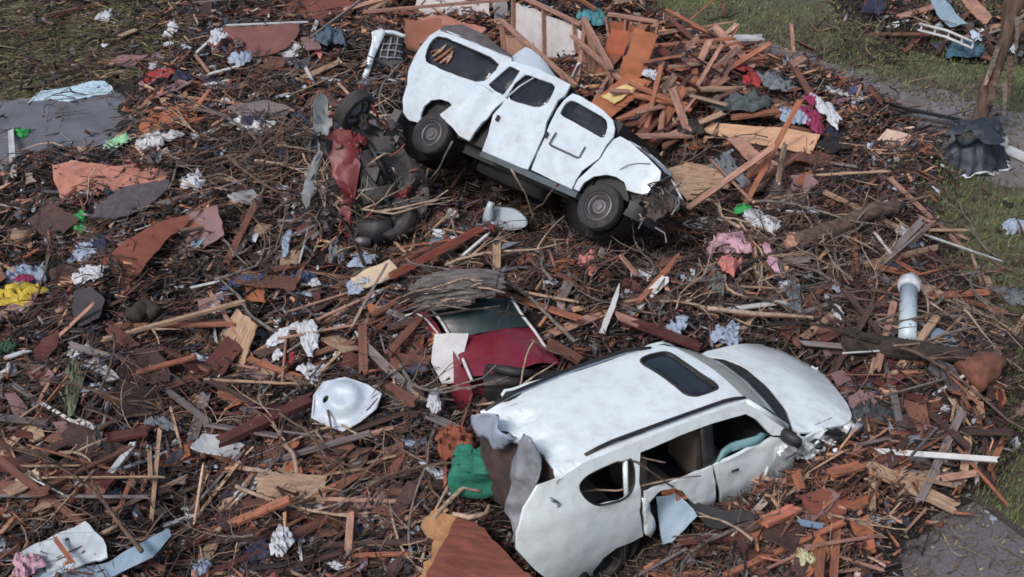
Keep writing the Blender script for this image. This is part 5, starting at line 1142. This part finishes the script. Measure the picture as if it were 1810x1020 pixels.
board('cabinet_door', 'orange cabinet board with yellow foam sheet right of the truck', 'board', [(1034, 188), (1108, 130), (1152, 144), (1074, 212)], OPLY, dh=.4, n=(-.1, -.5, .9), warp=.01)
board('foam_board', 'pale yellow insulation square on the orange cabinet board', 'foam', [(1062, 170), (1118, 142), (1136, 150), (1086, 184)], YFOAM, dh=.45, n=(-.1, -.5, .9), warp=.01)
rag('cushion', 'white pillow on the dark brown board', 'pillow', (1153, 132), 28, 20, CL['white'], .5)
board('plank_long', 'long broad beige board lying in front of the clothes pile', 'board', [(1240, 232), (1256, 216), (1320, 222), (1390, 226), (1450, 238), (1434, 272), (1380, 262), (1300, 248)], mat('beige_board', S(206, 160, 124), .75, .2, 3, (1, 5, 1), .2, dirt=.3), dh=.35, n=(0, -.6, 1), warp=.01, jg=.004)
board('board_piece', 'pink and white board piece propped under the long beige board', 'board', [(1284, 246), (1312, 242), (1340, 268), (1388, 296), (1358, 302), (1318, 280)], W['pinkish'], dh=.25, n=(.1, -.5, 1), jg=.006)
board('board_piece', 'small square pinkish board on the grass with a knot hole', 'board', [(1541, 256), (1568, 228), (1616, 240), (1590, 273)], mat('pale_pink_board', S(214, 184, 166), .8, .15, 3, None, .1, dirt=.3), dh=.12, n=(0, -.25, 1), warp=.01, jg=.003)
for i, (a, b, m_, txt) in enumerate([((1200, 160, .4), (1325, 158, .4), 'tan', 'tan board spanning the red clothes and lumber'), ((1195, 130, .3), (1090, 255, .4), 'orange', 'orange plank pointing from lumber pile to truck window'),
    ((1230, 140, .3), (1110, 268, .4), 'red brown', 'red-brown plank parallel to the orange one'), ((1250, 158, .3), (1130, 272, .3), 'orange', 'third long orange plank in the lumber fan'), ((1290, 206, .4), (1420, 188, .45), 'orange', 'orange plank above the long beige board'),
    ((1398, 106, .5), (1440, 176, .35), 'red brown', 'red-brown plank standing out of the clothes pile'), ((1280, 110, .35), (1262, 148, .5), 'pinkish', 'short pinkish stud by the red clothes'), ((1258, 112, .35), (1230, 150, .5), 'orange', 'short orange stud left of the pinkish one'),
    ((1170, 262, .4), (1250, 205, .4), 'red brown', 'red-brown plank between beige board and the lumber fan'), ((1180, 300, .25), (1290, 330, .3), 'tan', 'tan plank before the truck nose'), ((1200, 290, .35), (1262, 300, .3), 'pinkish', 'pinkish wide board just beyond the smashed grille')]):
    stick('plank', txt, 'plank', a, b, .16 if i in (1, 2, 3, 4) else .12, .045, W[m_], 'long planks in the lumber pile', k=False)
board('board_piece', 'beige and brown boards stacked just past the smashed grille', 'board', [(1180, 300), (1222, 288), (1270, 300), (1282, 318), (1238, 345), (1215, 352), (1196, 330)], W['tan'], dh=.3, n=(.1, -.5, 1))
rag('cloth', 'rolled grey-green carpet in the lumber pile', 'carpet', (1310, 182), 120, 26, mat('grey_green_carpet', S(84, 96, 102), .95, .3, 8, None, .4), .5, .35, .18, lobes=.06)
rag('cloth', 'grey quilt hung over the end of the carpet roll', 'quilt', (1366, 146), 44, 46, CL['grey'], .45, .6)
rag('shirt', 'bright red clothes at the back of the lumber pile', 'clothing', (1330, 140), 34, 24, CL['red'], .5)
rag('cloth', 'red cloth strip beside the bright red clothes', 'cloth', (1308, 120), 42, 12, CL['red'], .35)
rag('shirt', 'pale blue shirt on the clothes pile', 'clothing', (1404, 208), 46, 34, CL['pale blue'], .45, .2)
rag('shirt', 'magenta jumper in the middle of the clothes pile', 'clothing', (1434, 210), 36, 56, CL['magenta'], .45)
rag('shirt', 'magenta sleeve above the magenta jumper', 'clothing', (1434, 176), 20, 26, CL['magenta'], .5)
rag('shirt', 'white and teal garment behind the magenta jumper', 'clothing', (1462, 196), 30, 52, CL['white'], .4, .3)
rag('shirt', 'navy cloth at the end of the clothes pile', 'clothing', (1470, 236), 30, 26, CL['navy'], .3)
rag('plastic_bag', 'black bag below the end of the long beige board', 'bag', (1470, 256), 50, 32, CL['black'], .2)
rag('plastic_bag', 'black bag left of the long beige board', 'bag', (1216, 225), 44, 30, CL['black'], .35)
rag('cloth', 'grey tufted fleece below the beige board', 'cloth', (1292, 305), 34, 70, CL['grey'], .25, .5, lobes=.4)
stick('kerb_board', 'white board lying on the road behind the clothes pile', 'board', (1456, 154, .05), (1532, 176, .04), .22, .04, W['white'])
stick('kerb_board', 'white board lying on the distant grass', 'board', (1276, 68, .05), (1350, 66, .05), .26, .05, W['white'])
stick('kerb_board', 'white board right of the tarp below the broken tree', 'board', (1745, 250, .06), (1840, 292, .05), .28, .04, W['white'])
stick('slat', 'short white stake upright beside the tarp', 'stake', (1781, 240, .35), (1776, 268, .02), .07, .03, W['white'])
for i, (a, b, txt) in enumerate([((1525, 176, .1), (1702, 212, .08), 'upper of the parallel dark rails by the road'), ((1530, 192, .08), (1700, 226, .06), 'middle of the parallel dark rails by the road'), ((1550, 216, .06), (1680, 240, .05), 'lower of the parallel dark rails by the road')]):
    stick('rail', txt, 'rail', a, b, .08, .05, [BLACK, STEEL, BLACK][i], 'dark rails lying parallel by the road', k=False)
stick('rail', 'long black pipe running behind the red clothes', 'pipe', (1200, 92, .35), (1440, 150, .4), .07, .06, BLACK, k=False)
# --- broken tree and tarp
def tree():
    b = gnd(1724, 246); o = empty('broken_tree', b); tag(o, 'bare snapped tree trunk with shredded bark rising behind the dark blue tarp', 'tree')
    bk = mat('shredded_bark', S(104, 84, 74), .95, .7, 10, (1, 1, .25), 1.0, dirt=.5, dirtcol=S(120, 60, 44), dscale=3)
    P = [Vector((0, 0, -.1)), Vector((.02, .02, .5)), Vector((.06, .03, 1.1)), Vector((.12, .0, 1.7)), Vector((.16, .05, 2.3)), Vector((.22, .08, 3.0)), Vector((.25, .1, 3.8)), Vector((.33, .1, 4.6))]
    P = resample(P, 26); rr = [float(np.interp(i/25, [0, .1, .4, .6, .8, 1], [.19, .14, .12, .17, .14, .11])) for i in range(26)]
    mk('trunk', *dent(tube_geo(P, rr, 16, True, .12), .07, 2.6, 3, .03), bk, o, True)
    for a, m_, c_, r0 in ((Vector((.12, 0, 1.9)), Vector((.5, -.1, 2.4)), Vector((.62, -.1, 3.2)), .1), (Vector((.1, 0, 1.6)), Vector((-.2, -.12, 2.0)), Vector((-.3, -.15, 2.35)), .06), (Vector((.2, 0, 2.6)), Vector((-.15, 0, 3.1)), Vector((-.5, 0, 3.6)), .07)):
        mk('limb', *dent(tube_geo(resample([a, m_, c_], 8), [r0*(1-.08*i) for i in range(8)], 9, True, .15), .04, 4, r0*50), bk, o, True)
    for k in range(7):
        z = rnd.uniform(1.0, 2.6); an = rnd.uniform(-2.6, -.4); a = Vector((.12+.17*math.cos(an), .17*math.sin(an), z)); e = a+Vector((.14*math.cos(an), .14*math.sin(an), -rnd.uniform(.3, .8)))
        mk('bark_strip', *dent(loft_geo([a+Vector((-.05, 0, 0)), a+Vector((.05, 0, 0))], [e+Vector((-.03, 0, 0)), e+Vector((.03, 0, 0))], 6, Vector((.01*math.cos(an), .02*math.sin(an), 0))), .02, 5, k), BARK[rnd.choice(['pale', 'brown', 'grey'])], o, True)
tree()
def tarp():
    p = gnd(1720, 300, .0); o = empty('tarpaulin', p); tag(o, 'dark blue tarp bundle with white frayed hem wrapped at the foot of the broken tree', 'tarp'); keep([1665, 1775], [240, 322])
    nu, nv = 40, 18; vs = []; fs = []
    for j in range(nv+1):
        t = j/nv
        for i in range(nu+1):
            a = math.pi*(-1.15+1.3*i/nu); wv = .06*math.sin(i*1.9)+.05*math.sin(i*.83+1)
            rx = float(np.interp(t, [0, .2, .35, .8, 1], [.46, .50, .38, .56, .66]))+wv*t; ry = rx*.7
            vs.append(Vector((math.cos(a)*rx, math.sin(a)*ry+.15, float(np.interp(t, [0, .35, 1], [.78, .5, .03])) + .03*math.sin(i*1.3)*t)))
    for j in range(nv):
        for i in range(nu): k = j*(nu+1)+i; fs.append((k, k+1, k+nu+2, k+nu+1))
    tm = mat('dark_blue_tarp', S(44, 56, 72), .6, .3, 6, None, .4, dirt=.35)
    mk('tarp_skirt', *dent((vs, fs), .13, 2.2, 2, .05), tm, o, True)
    tp, tf = rag_geo(1.05, .8, .12, 6); mk('tarp_top', [v+Vector((0, .12, .76)) for v in tp], tf, tm, o, True)
    hem = [vs[nv*(nu+1)+i]+Vector((0, -.01, .02)) for i in range(3, nu+1)]
    mk('hem', *dent(tube_geo(hem, [.022]*len(hem), 6), .13, 2.2, 2, .05), CL['white'], o, True)
tarp()
# --- far heap top right
board('sheet_metal', 'blue-grey crumpled sheet on the far heap', 'sheet', [(1640, -10), (1662, -12), (1690, 22), (1710, 40), (1680, 46), (1655, 24)], BLUEG, dh=.5, n=(-.2, -.7, .8), warp=.08)
board('plank_long', 'tan board leaning on the far heap beside the blue sheet', 'board', [(1690, -12), (1722, -8), (1752, 30), (1742, 44), (1716, 22)], W['pinkish'], dh=.55, n=(.2, -.7, .7))
rag('tarpaulin', 'teal blue tarp on the near side of the far heap', 'tarp', (1705, 88), 70, 22, mat('teal_blue_cloth', S(44, 92, 116), .8, .2, 6, None, .3, dirt=.3), .15, -.1)
def ladder():
    A = hit(1625, 42, .45); B = hit(1720, 74, .4); o = empty('ladder', A); tag(o, 'bent white metal frame lying on the far heap', 'frame'); d = B-A; s_ = Vector((-.12, -.35, 0))
    for off in (Vector(), s_): mk('rail', *tube_geo([off, off+d*.5+Vector((0, 0, .05)), off+d], [.03, .03, .03], 6), W['white'], o, True)
    for t in (.05, .3, .55, .8, 1): mk('rung', *tube_geo([d*t, d*t+s_], [.022, .022], 6), W['white'], o, True)
ladder()
rag('cloth', 'navy bedding on the far heap', 'cloth', (1545, 12), 44, 22, CL['navy'], .3)
rag('cloth', 'teal and white toys at the top above the broken wall', 'cloth', (1050, 30), 44, 30, mat('aqua_cloth', S(60, 140, 150), .8, .3, 10, None, .3, dirt=.5), .3)
# --- crumpled pickup frame behind wreck
def pickup():
    O = hit(680, 118, .1); o = empty('van_shell', O); tag(o, 'white vehicle shell standing upright with dark mesh inside, beside the truck rear', 'vehicle'); keep([620, 716], [52, 180])
    n = Vector((.1, -.8, .6)).normalized()
    def g(u, v, off=0): d = ray(u, v); k = (O+n*off-CAM).dot(n)/d.dot(n); return CAM+d*k-O
    def tb(nm, pts, r_, m): P = resample([g(*p) for p in pts], 8); mk(nm, *dent(tube_geo(P, [r_]*8, 8), .03, 4, r_*99), m, o, True)
    def pl(nm, pts, m, off=0, t=.03, am=.03):
        P = [g(u, v, off) for u, v in pts]; ol = [(p.x, p.z) for p in P]; base = P[0]; f = lambda a, b: Vector((a, base.y-(n.x*(a-base.x)+n.z*(b-base.z))/n.y, b))
        return mk(nm, *dent(sheet_geo(jag(ol, .12, .01), [], f, -t, .08), am, 4, off*9+1), m, o, True)
    pl('inner_panel', [(664, 62), (715, 68), (712, 110), (690, 132), (652, 120)], BLACK, -.08)
    pl('side_rail', [(656, 58), (674, 50), (682, 58), (668, 90), (656, 120), (648, 142), (640, 136), (650, 100), (658, 70)], PAINT2, .04)
    tb('top_rail', [(678, 56), (700, 60), (717, 64)], .045, PAINT2)
    tb('lower_strut', [(646, 132), (630, 158), (614, 178)], .05, CRUMP)
    for x in (680, 692, 704): tb('mesh_bar', [(x, 66), (x-8, 104)], .014, CRUMP)
    for y in (76, 88, 100): tb('mesh_bar', [(672, y), (712, y+4)], .014, CRUMP)
    pl('crumpled_side', [(610, 180), (622, 150), (645, 135), (670, 138), (660, 160), (630, 178)], CRUMP, -.02, .02, .07)
pickup()

# ============================================================ SCATTERED REPEATS, each a thing of its own
LM = [((120, 240), 'near the wet slab'), ((190, 320), 'by the pink wall board'), ((40, 520), 'around the yellow sheet'), ((250, 450), 'beside the pointed plywood sheet'), ((450, 90), 'by the flattened panel'), ((590, 300), 'beside the upended red wreck'),
      ((420, 300), 'in the brush left of the red wreck'), ((900, 340), 'under the tilted truck'), ((930, 60), 'around the broken house walls'), ((1130, 190), 'in the orange lumber pile'), ((1420, 230), 'by the clothes pile'), ((1330, 320), 'before the truck nose'), ((1720, 480), 'on the grass verge'),
      ((1600, 560), 'beside the white pipe'), ((1290, 450), 'near the pink cloth'), ((1060, 440), 'in the brush between truck and car'), ((800, 460), 'by the grey bark slab'), ((700, 620), 'left of the maroon car'), ((600, 740), 'around the white basin'), ((200, 800), 'by the leaning white stick'),
      ((120, 980), 'near the marble-look panel'), ((450, 940), 'at the bottom of the dark heap'), ((420, 640), 'below the long crossing batten'), ((80, 660), 'by the dull green rag'), ((840, 950), 'behind the white car'), ((1250, 980), 'along the white car door side'), ((1450, 900), 'in the splinters by the front door'), ((1580, 740), 'in front of the bonnet'),
      ((1600, 880), 'beside the driveway'), ((1480, 480), 'in the brush above the bonnet'), ((1680, 60), 'on the far heap'), ((1300, 60), 'on the distant grass'), ((200, 70), 'on the far straw litter'), ((330, 740), 'between the basin and the leaning stick'), ((700, 880), 'left of the teal bag'), ((1100, 550), 'behind the car roof')]
def where(u, v): return min(LM, key=lambda l: (l[0][0]-u)**2+((l[0][1]-v)*1.3)**2)[1]
def clear(u, v, pad=0):
    for a, b, c, d in BOXES:
        if a-pad < u < c+pad and b-pad < v < d+pad: return False
    return True
SUVPX = [(830, 735), (1150, 600), (1350, 590), (1530, 740), (1400, 860), (1180, 990), (1030, 1060), (880, 980)]
VANPX = [(700, 40), (800, 30), (1010, 130), (1230, 370), (1160, 400), (1000, 350), (700, 260)]
MARPX = [(710, 540), (905, 515), (1010, 650), (840, 730)]
def body_blocked(P): return any(bool(in_car(np.array([p.x]), np.array([p.y]), 's', .05)[0]) or bool(in_car(np.array([p.x]), np.array([p.y]), 'v', .0)[0]) or bool(in_maroon(np.array([p.x]), np.array([p.y]))) for p in P)
USED = {}
def look(o, base, u, v, L, dirv):
    az = abs(math.degrees(math.atan2(dirv.y, dirv.x))) % 180
    ori = 'lying crosswise' if az < 25 or az > 155 else ('pointing away' if 65 < az < 115 else ('slanting up rightward' if dirv.x*dirv.y > 0 else 'slanting up leftward'))
    return f'{L} {base} {ori} {where(u, v)}'
SLABPX = [(-300, 170), (245, 150), (270, 215), (262, 285), (110, 315), (-300, 350)]; ROADPX = [(1180, 40), (1560, 125), (1830, 200), (1900, 380), (1640, 250), (1400, 140)]; DRIVEPX = [(1530, 1100), (1580, 930), (1640, 860), (1900, 900), (1900, 1100)]
def scatter(n, zones, maker, avoid=True):
    cnt = 0; tries = 0
    tot = sum(z[4] for z in zones)
    while cnt < n and tries < n*40:
        tries += 1; r_ = rnd.uniform(0, tot); zi = 0
        while r_ > zones[zi][4]: r_ -= zones[zi][4]; zi += 1
        cu, cv, ru, rv, _ = zones[zi]; u = rnd.gauss(cu, ru); v = rnd.gauss(cv, rv)
        if not (-30 < u < 1840 and -10 < v < 1035): continue
        if avoid and not clear(u, v) and rnd.random() < .97: continue
        if bool(inpoly(np.array([u]), np.array([v]), SUVPX)[0]) or bool(inpoly(np.array([u]), np.array([v]), VANPX)[0]) or bool(inpoly(np.array([u]), np.array([v]), MARPX)[0]): continue
        if any(bool(inpoly(np.array([u]), np.array([v]), q)[0]) for q in (SLABPX, ROADPX, DRIVEPX)) and rnd.random() < .93: continue
        p = hit(u, v, 0)
        if h1(p.x, p.y) < .03 and rnd.random() < .8: continue
        if maker(u, v, p): cnt += 1
def pick(d): 
    ks = list(d); return rnd.choices(ks, [d[k] for k in ks])[0]
ALLZ = [(300, 500, 300, 260, 3), (350, 850, 280, 140, 3), (700, 850, 140, 120, 1.2), (1250, 450, 250, 90, 2), (1350, 950, 180, 80, 2), (1560, 600, 120, 110, 1.5), (1200, 170, 140, 80, 2), (1640, 780, 70, 70, .6), (450, 130, 200, 90, 1.6), (900, 430, 250, 60, 1), (650, 560, 120, 120, 1), (1680, 50, 100, 40, .5), (900, 50, 200, 40, 1)]
# planks
PL_V = [(lumber_geo(L, w_, t, 100+i), L) for i, (L, w_, t) in enumerate([(1.6, .12, .035), (1.1, .10, .03), (.75, .14, .025), (2.1, .10, .045), (.6, .09, .03), (1.3, .17, .025), (.9, .07, .03), (1.8, .08, .04)])]
CACHE = {}
def inst(kind, i, geo, mname, m, smooth=False):
    k = (kind, i, mname)
    if k not in CACHE:
        o = mk(kind, geo[0], geo[1], m, None, smooth); CACHE[k] = o; return o
    o = CACHE[k].copy(); C.objects.link(o); return o
def orient(o, p, az, tilt, roll, lift, L, sink=True):
    n = hnorm(p.x, p.y, .35); q = Vector((0, 0, 1)).rotation_difference(n).to_matrix()
    M_ = q @ Matrix.Rotation(az, 3, 'Z') @ Matrix.Rotation(-tilt, 3, 'Y') @ Matrix.Rotation(roll, 3, 'X')
    o.rotation_euler = M_.to_euler(); o.location = p+Vector((0, 0, lift+abs(math.sin(tilt))*L*.22)); return M_ @ Vector((1, 0, 0))
PCOL = {'red brown': 3, 'dark brown': 3.2, 'orange': 1.2, 'tan': 1.6, 'grey': 2, 'pinkish': 1, 'dark red': 1, 'white': .35}
def mk_plank(u, v, p):
    i = rnd.randrange(len(PL_V)); geo, L = PL_V[i]; col = dict(PCOL)
    if float(region(u, v, ORG)) > .3: col.update({'orange': 5, 'pinkish': 4, 'dark brown': 1, 'tan': 3})
    if v > 600 and u < 700: col.update({'dark brown': 4, 'red brown': 3.5, 'pinkish': .5, 'tan': 1})
    c = pick(col); az = rnd.gauss(.5, .7) if rnd.random() < .6 else rnd.uniform(0, math.pi); tl = rnd.gauss(0, .12)
    d = Vector((math.cos(az), math.sin(az), 0))*L*.45
    if body_blocked([p, p+d, p-d]): return False
    o = inst('plank', i, geo, c, W[c]); dv = orient(o, p, az, tl, rnd.gauss(0, .35), rnd.uniform(.03, .12), L)
    sc_ = rnd.uniform(.55, 1.1); o.scale = (sc_, rnd.uniform(.7, 1.15), 1)
    tag(o, look(o, f'{c} broken plank', u, v, 'long' if L*sc_ > 1.3 else ('mid-length' if L*sc_ > .75 else 'short'), dv), 'plank', 'broken planks strewn over the heap'); return True
scatter(270, ALLZ, mk_plank)
# branches
def branch_geo(seed, L, r0, forks):
    r_ = random.Random(seed)
    def path(a, d, L, n): 
        P = [a]; 
        for i in range(n):
            d = (d+Vector((r_.gauss(0, .2), r_.gauss(0, .2), r_.gauss(0, .08)))).normalized(); P.append(P[-1]+d*L/n)
        return P
    main = path(Vector((-L/2, 0, 0)), Vector((1, 0, .05)), L, 9); gs = [tube_geo(main, [r0*(1-.08*i) for i in range(10)], 7, True, .1, r_)]
    for k in range(forks):
        i = r_.randint(2, 7); s = r_.choice((-1, 1)); d = (Vector((.7, s*.7, r_.uniform(-.05, .35)))).normalized(); l2 = L*r_.uniform(.2, .5)
        q = path(main[i], d, l2, 5); gs.append(tube_geo(q, [r0*(.6-.09*j) for j in range(6)], 5, True, .1, r_))
        if r_.random() < .6:
            q2 = path(q[3], (d+Vector((r_.uniform(-.6, .6), r_.uniform(-.6, .6), .2))).normalized(), l2*.5, 3); gs.append(tube_geo(q2, [r0*.28, r0*.22, r0*.18, r0*.12], 4, True, 0, r_))
    return join(*gs)
BR_V = [(branch_geo(40+i, L, r0, f), L) for i, (L, r0, f) in enumerate([(1.6, .022, 4), (2.2, .028, 5), (1.1, .016, 3), (1.4, .035, 2), (2.6, .03, 6), (.9, .02, 3), (1.8, .018, 6), (1.3, .014, 7)])]
BRZ = [(1250, 440, 200, 60, 4), (950, 430, 120, 40, 1.2), (430, 300, 90, 60, 2), (1150, 960, 200, 50, 1.5), (1450, 540, 120, 60, 2), (500, 650, 250, 200, 2), (300, 850, 250, 120, 1.4), (640, 300, 80, 90, 3), (900, 360, 120, 30, 1.2), (1700, 520, 60, 90, .8), (750, 800, 100, 80, 1)]
def mk_branch(u, v, p):
    i = rnd.randrange(len(BR_V)); geo, L = BR_V[i]; c = pick({'brown': 3, 'grey': 2, 'pale': 2.2, 'dark': 1}); az = rnd.uniform(0, 6.28)
    d = Vector((math.cos(az), math.sin(az), 0))*L*.45
    if body_blocked([p, p+d, p-d]): return False
    o = inst('branch', i, geo, c, BARK[c], True); dv = orient(o, p, az, rnd.gauss(.05, .14), rnd.uniform(-.4, .4), rnd.uniform(.05, .2), L)
    s = rnd.uniform(.6, 1.1); o.scale = (s, s, s); tag(o, look(o, f'{c} bare forked branch', u, v, 'long' if L*s > 1.5 else ('mid-length' if L*s > .95 else 'short'), dv), 'branch', 'bare branches tangled in the heap'); return True
scatter(240, BRZ, mk_branch)
# board fragments
def frag_geo(seed):
    r_ = random.Random(seed); n = r_.randint(4, 6); a0 = r_.uniform(0, 6.28); L = r_.uniform(.35, .75); asp = r_.uniform(.45, .9)
    ol = [(L*.5*math.cos(a0+6.283*k/n+r_.uniform(-.25, .25))*r_.uniform(.8, 1.15), L*.5*asp*math.sin(a0+6.283*k/n+r_.uniform(-.25, .25))*r_.uniform(.8, 1.15)) for k in range(n)]
    return sheet_geo(jag(ol, .09, .018, r_), [], lambda x, y: Vector((x, y, .10*L*noise.noise(Vector((x*2, y*2, seed))))), r_.choice((.012, .02, .03)), .12)
FR_V = [(frag_geo(200+i), .6) for i in range(10)]
FM = {'red-brown': (W['red brown'], 3), 'dark brown': (W['dark brown'], 2.5), 'charcoal': (SLATE, 1.6), 'orange': (OPLY, 1.2), 'white': (W['white'], .8), 'mauve': (MATS['mauve_board'], .7), 'tan': (W['tan'], .9), 'dark red': (W['dark red'], 1), 'blue-grey': (BLUEG, .4)}
def mk_frag(u, v, p):
    i = rnd.randrange(len(FR_V)); geo, L = FR_V[i]; wts = {k: x[1] for k, x in FM.items()}
    if float(region(u, v, ORG)) > .3: wts.update({'orange': 6, 'tan': 4, 'charcoal': .5})
    c = pick(wts); az = rnd.uniform(0, 6.28)
    if body_blocked([p]): return False
    o = inst('board_fragment', i, geo, c, FM[c][0]); dv = orient(o, p, az, rnd.gauss(0, .25), rnd.gauss(0, .25), rnd.uniform(.04, .12), L)
    s = rnd.uniform(.45, 1.05); o.scale = (s, s*rnd.uniform(.6, 1), 1); tag(o, look(o, f'{c} jagged board fragment', u, v, 'large' if s > .8 else 'small', dv), 'board', 'jagged board fragments in the heap'); return True
scatter(285, ALLZ, mk_frag)
# rags
RG_V = [(rag_geo(.42, .26, .09, 300+i, 10, .34), .4) for i in range(8)]
RM = {'white': 2.4, 'pale blue': 1.3, 'navy': 1.6, 'black': 2, 'grey': 2.2, 'mauve': .7, 'pink': .2, 'red': .35, 'blue': .5, 'salmon': .2}
def mk_rag(u, v, p):
    i = rnd.randrange(len(RG_V)); geo, L = RG_V[i]; c = pick(RM); az = rnd.uniform(0, 6.28)
    if body_blocked([p]): return False
    o = inst('rag', i, geo, c, CL[c], i % 2 == 0); dv = orient(o, p, az, rnd.gauss(0, .2), rnd.gauss(0, .2), rnd.uniform(.03, .1), L)
    s = rnd.uniform(.3, .85); o.scale = (s*rnd.uniform(.9, 1.4), s*rnd.uniform(.45, 1.1), s*rnd.uniform(.4, .8)); tag(o, look(o, f'crumpled {c} rag', u, v, 'large' if s > .68 else 'small', dv), 'cloth', 'crumpled rags scattered through the heap'); return True
scatter(210, ALLZ+[(450, 230, 90, 30, 2.5), (320, 120, 80, 50, 1.6), (1330, 290, 120, 40, 1), (640, 430, 100, 60, 1), (1000, 90, 100, 40, .8), (600, 950, 150, 50, 1)], mk_rag)
# long thin laths
LT_V = [(lumber_geo(L, w_, .018, 500+i), L) for i, (L, w_) in enumerate([(1.5, .035), (1.0, .04), (2.0, .04), (.7, .03), (1.3, .05)])]
def mk_lath(u, v, p):
    i = rnd.randrange(len(LT_V)); geo, L = LT_V[i]; c = pick({'tan': 3, 'pinkish': 2, 'orange': 2, 'white': 1, 'grey': 2, 'red brown': 2}); az = rnd.gauss(.55, .5) if rnd.random() < .6 else rnd.uniform(0, 3.14)
    d = Vector((math.cos(az), math.sin(az), 0))*L*.45
    if body_blocked([p, p+d, p-d]): return False
    o = inst('lath', i, geo, c, W[c]); dv = orient(o, p, az, rnd.gauss(0, .16), rnd.gauss(0, .5), rnd.uniform(.08, .18), L)
    s = rnd.uniform(.5, 1.05); o.scale = (s, 1, 1); tag(o, look(o, f'thin {c} lath', u, v, 'long' if L*s > 1.1 else 'short', dv), 'lath', 'thin laths lying over the heap'); return True
scatter(190, ALLZ, mk_lath)
LP_V = [(lumber_geo(L, w_, .035, 700+i), L) for i, (L, w_) in enumerate([(1.9, .10), (1.4, .12), (2.4, .09), (1.1, .14), (1.7, .07), (1.3, .16)])]
def mk_timber(u, v, p):
    i = rnd.randrange(len(LP_V)); geo, L = LP_V[i]; c = pick({'orange': 4, 'red brown': 3, 'pinkish': 2.5, 'tan': 2, 'dark brown': 1.5, 'dark red': .6}); az = rnd.gauss(.8, .5) if rnd.random() < .7 else rnd.uniform(0, 3.14)
    d = Vector((math.cos(az), math.sin(az), 0))*L*.45
    if body_blocked([p, p+d, p-d]): return False
    o = inst('timber', i, geo, c, W[c]); dv = orient(o, p, az, rnd.gauss(.1, .28), rnd.gauss(0, .5), rnd.uniform(.1, .55), L)
    s = rnd.uniform(.55, 1.0); o.scale = (s, 1, 1); tag(o, look(o, f'splintered {c} house timber', u, v, 'long' if L*s > 1.3 else 'short', dv), 'timber', 'splintered house timbers piled beyond the truck'); return True
scatter(110, [(1190, 180, 80, 50, 3), (1100, 110, 60, 40, 1.4), (1290, 270, 80, 40, 1.4), (1300, 130, 70, 25, 1), (1060, 30, 60, 20, .6), (690, 30, 50, 25, .5), (1250, 330, 70, 25, .6)], mk_timber, True)
def ply_geo(seed):
    r_ = random.Random(seed); L = r_.uniform(.6, 1.1); b = L*r_.uniform(.35, .7); ol = [(-L/2, -b/2), (L/2*r_.uniform(.8, 1), -b/2*r_.uniform(.7, 1)), (L/2, b/2*r_.uniform(.4, 1)), (L*.1, b/2), (-L/2*r_.uniform(.7, 1), b/2*r_.uniform(.6, 1))]
    return sheet_geo(jag(ol, .07, .018, r_), [], lambda x, y: Vector((x, y, .05*noise.noise(Vector((x*2, y*2, seed))))), .02, .15)
PY_V = [(ply_geo(800+i), .9) for i in range(6)]
def mk_ply(u, v, p):
    og = 3 if float(region(u, v, ORG)) > .3 else .2
    i = rnd.randrange(6); geo, L = PY_V[i]; c = pick({'orange': og, 'red-brown': 3, 'tan': 1.6, 'dark red': 1.4, 'mauve': 1, 'white': .8, 'dark brown': 2}); az = rnd.uniform(0, 6.28)
    if body_blocked([p]): return False
    o = inst('sheathing_board', i, geo, c, FM[c][0]); dv = orient(o, p, az, rnd.gauss(.0, .22), rnd.gauss(-.1, .22), rnd.uniform(.03, .2), L)
    s = rnd.uniform(.6, 1.1); o.scale = (s, s, 1); tag(o, look(o, f'{c} torn sheathing board', u, v, 'large' if s > .85 else 'small', dv), 'board', 'torn sheathing boards'); return True
scatter(75, [(1180, 170, 110, 60, 2), (980, 70, 110, 40, 1), (740, 60, 60, 30, .6), (1290, 280, 90, 40, 1), (330, 650, 260, 200, 1.5), (500, 120, 140, 60, .7), (1400, 900, 80, 50, .5)], mk_ply)
# ---- make repeated labels of one kind tell apart by their order among look-alikes
from collections import defaultdict
dd = defaultdict(list)
for o in bpy.data.objects:
    if o.parent is None and 'label' in o: dd[o['label']].append(o)
ORD = ['nearest', 'second nearest', 'third nearest', 'fourth nearest', 'fifth nearest']
for lb, os_ in dd.items():
    if len(lb.replace('-', ' ').split()) > 16:
        for o in os_: o['label'] = lb.replace('jagged ', '').replace('bare ', '')
        continue
    if len(os_) > 1 and 'group' in os_[0].keys():
        os_.sort(key=lambda o: o.location.y)
        for i, o in enumerate(os_[:5]):
            nl = f'{ORD[i]} {lb}'
            if len(nl.replace('-', ' ').split()) <= 16: o['label'] = nl
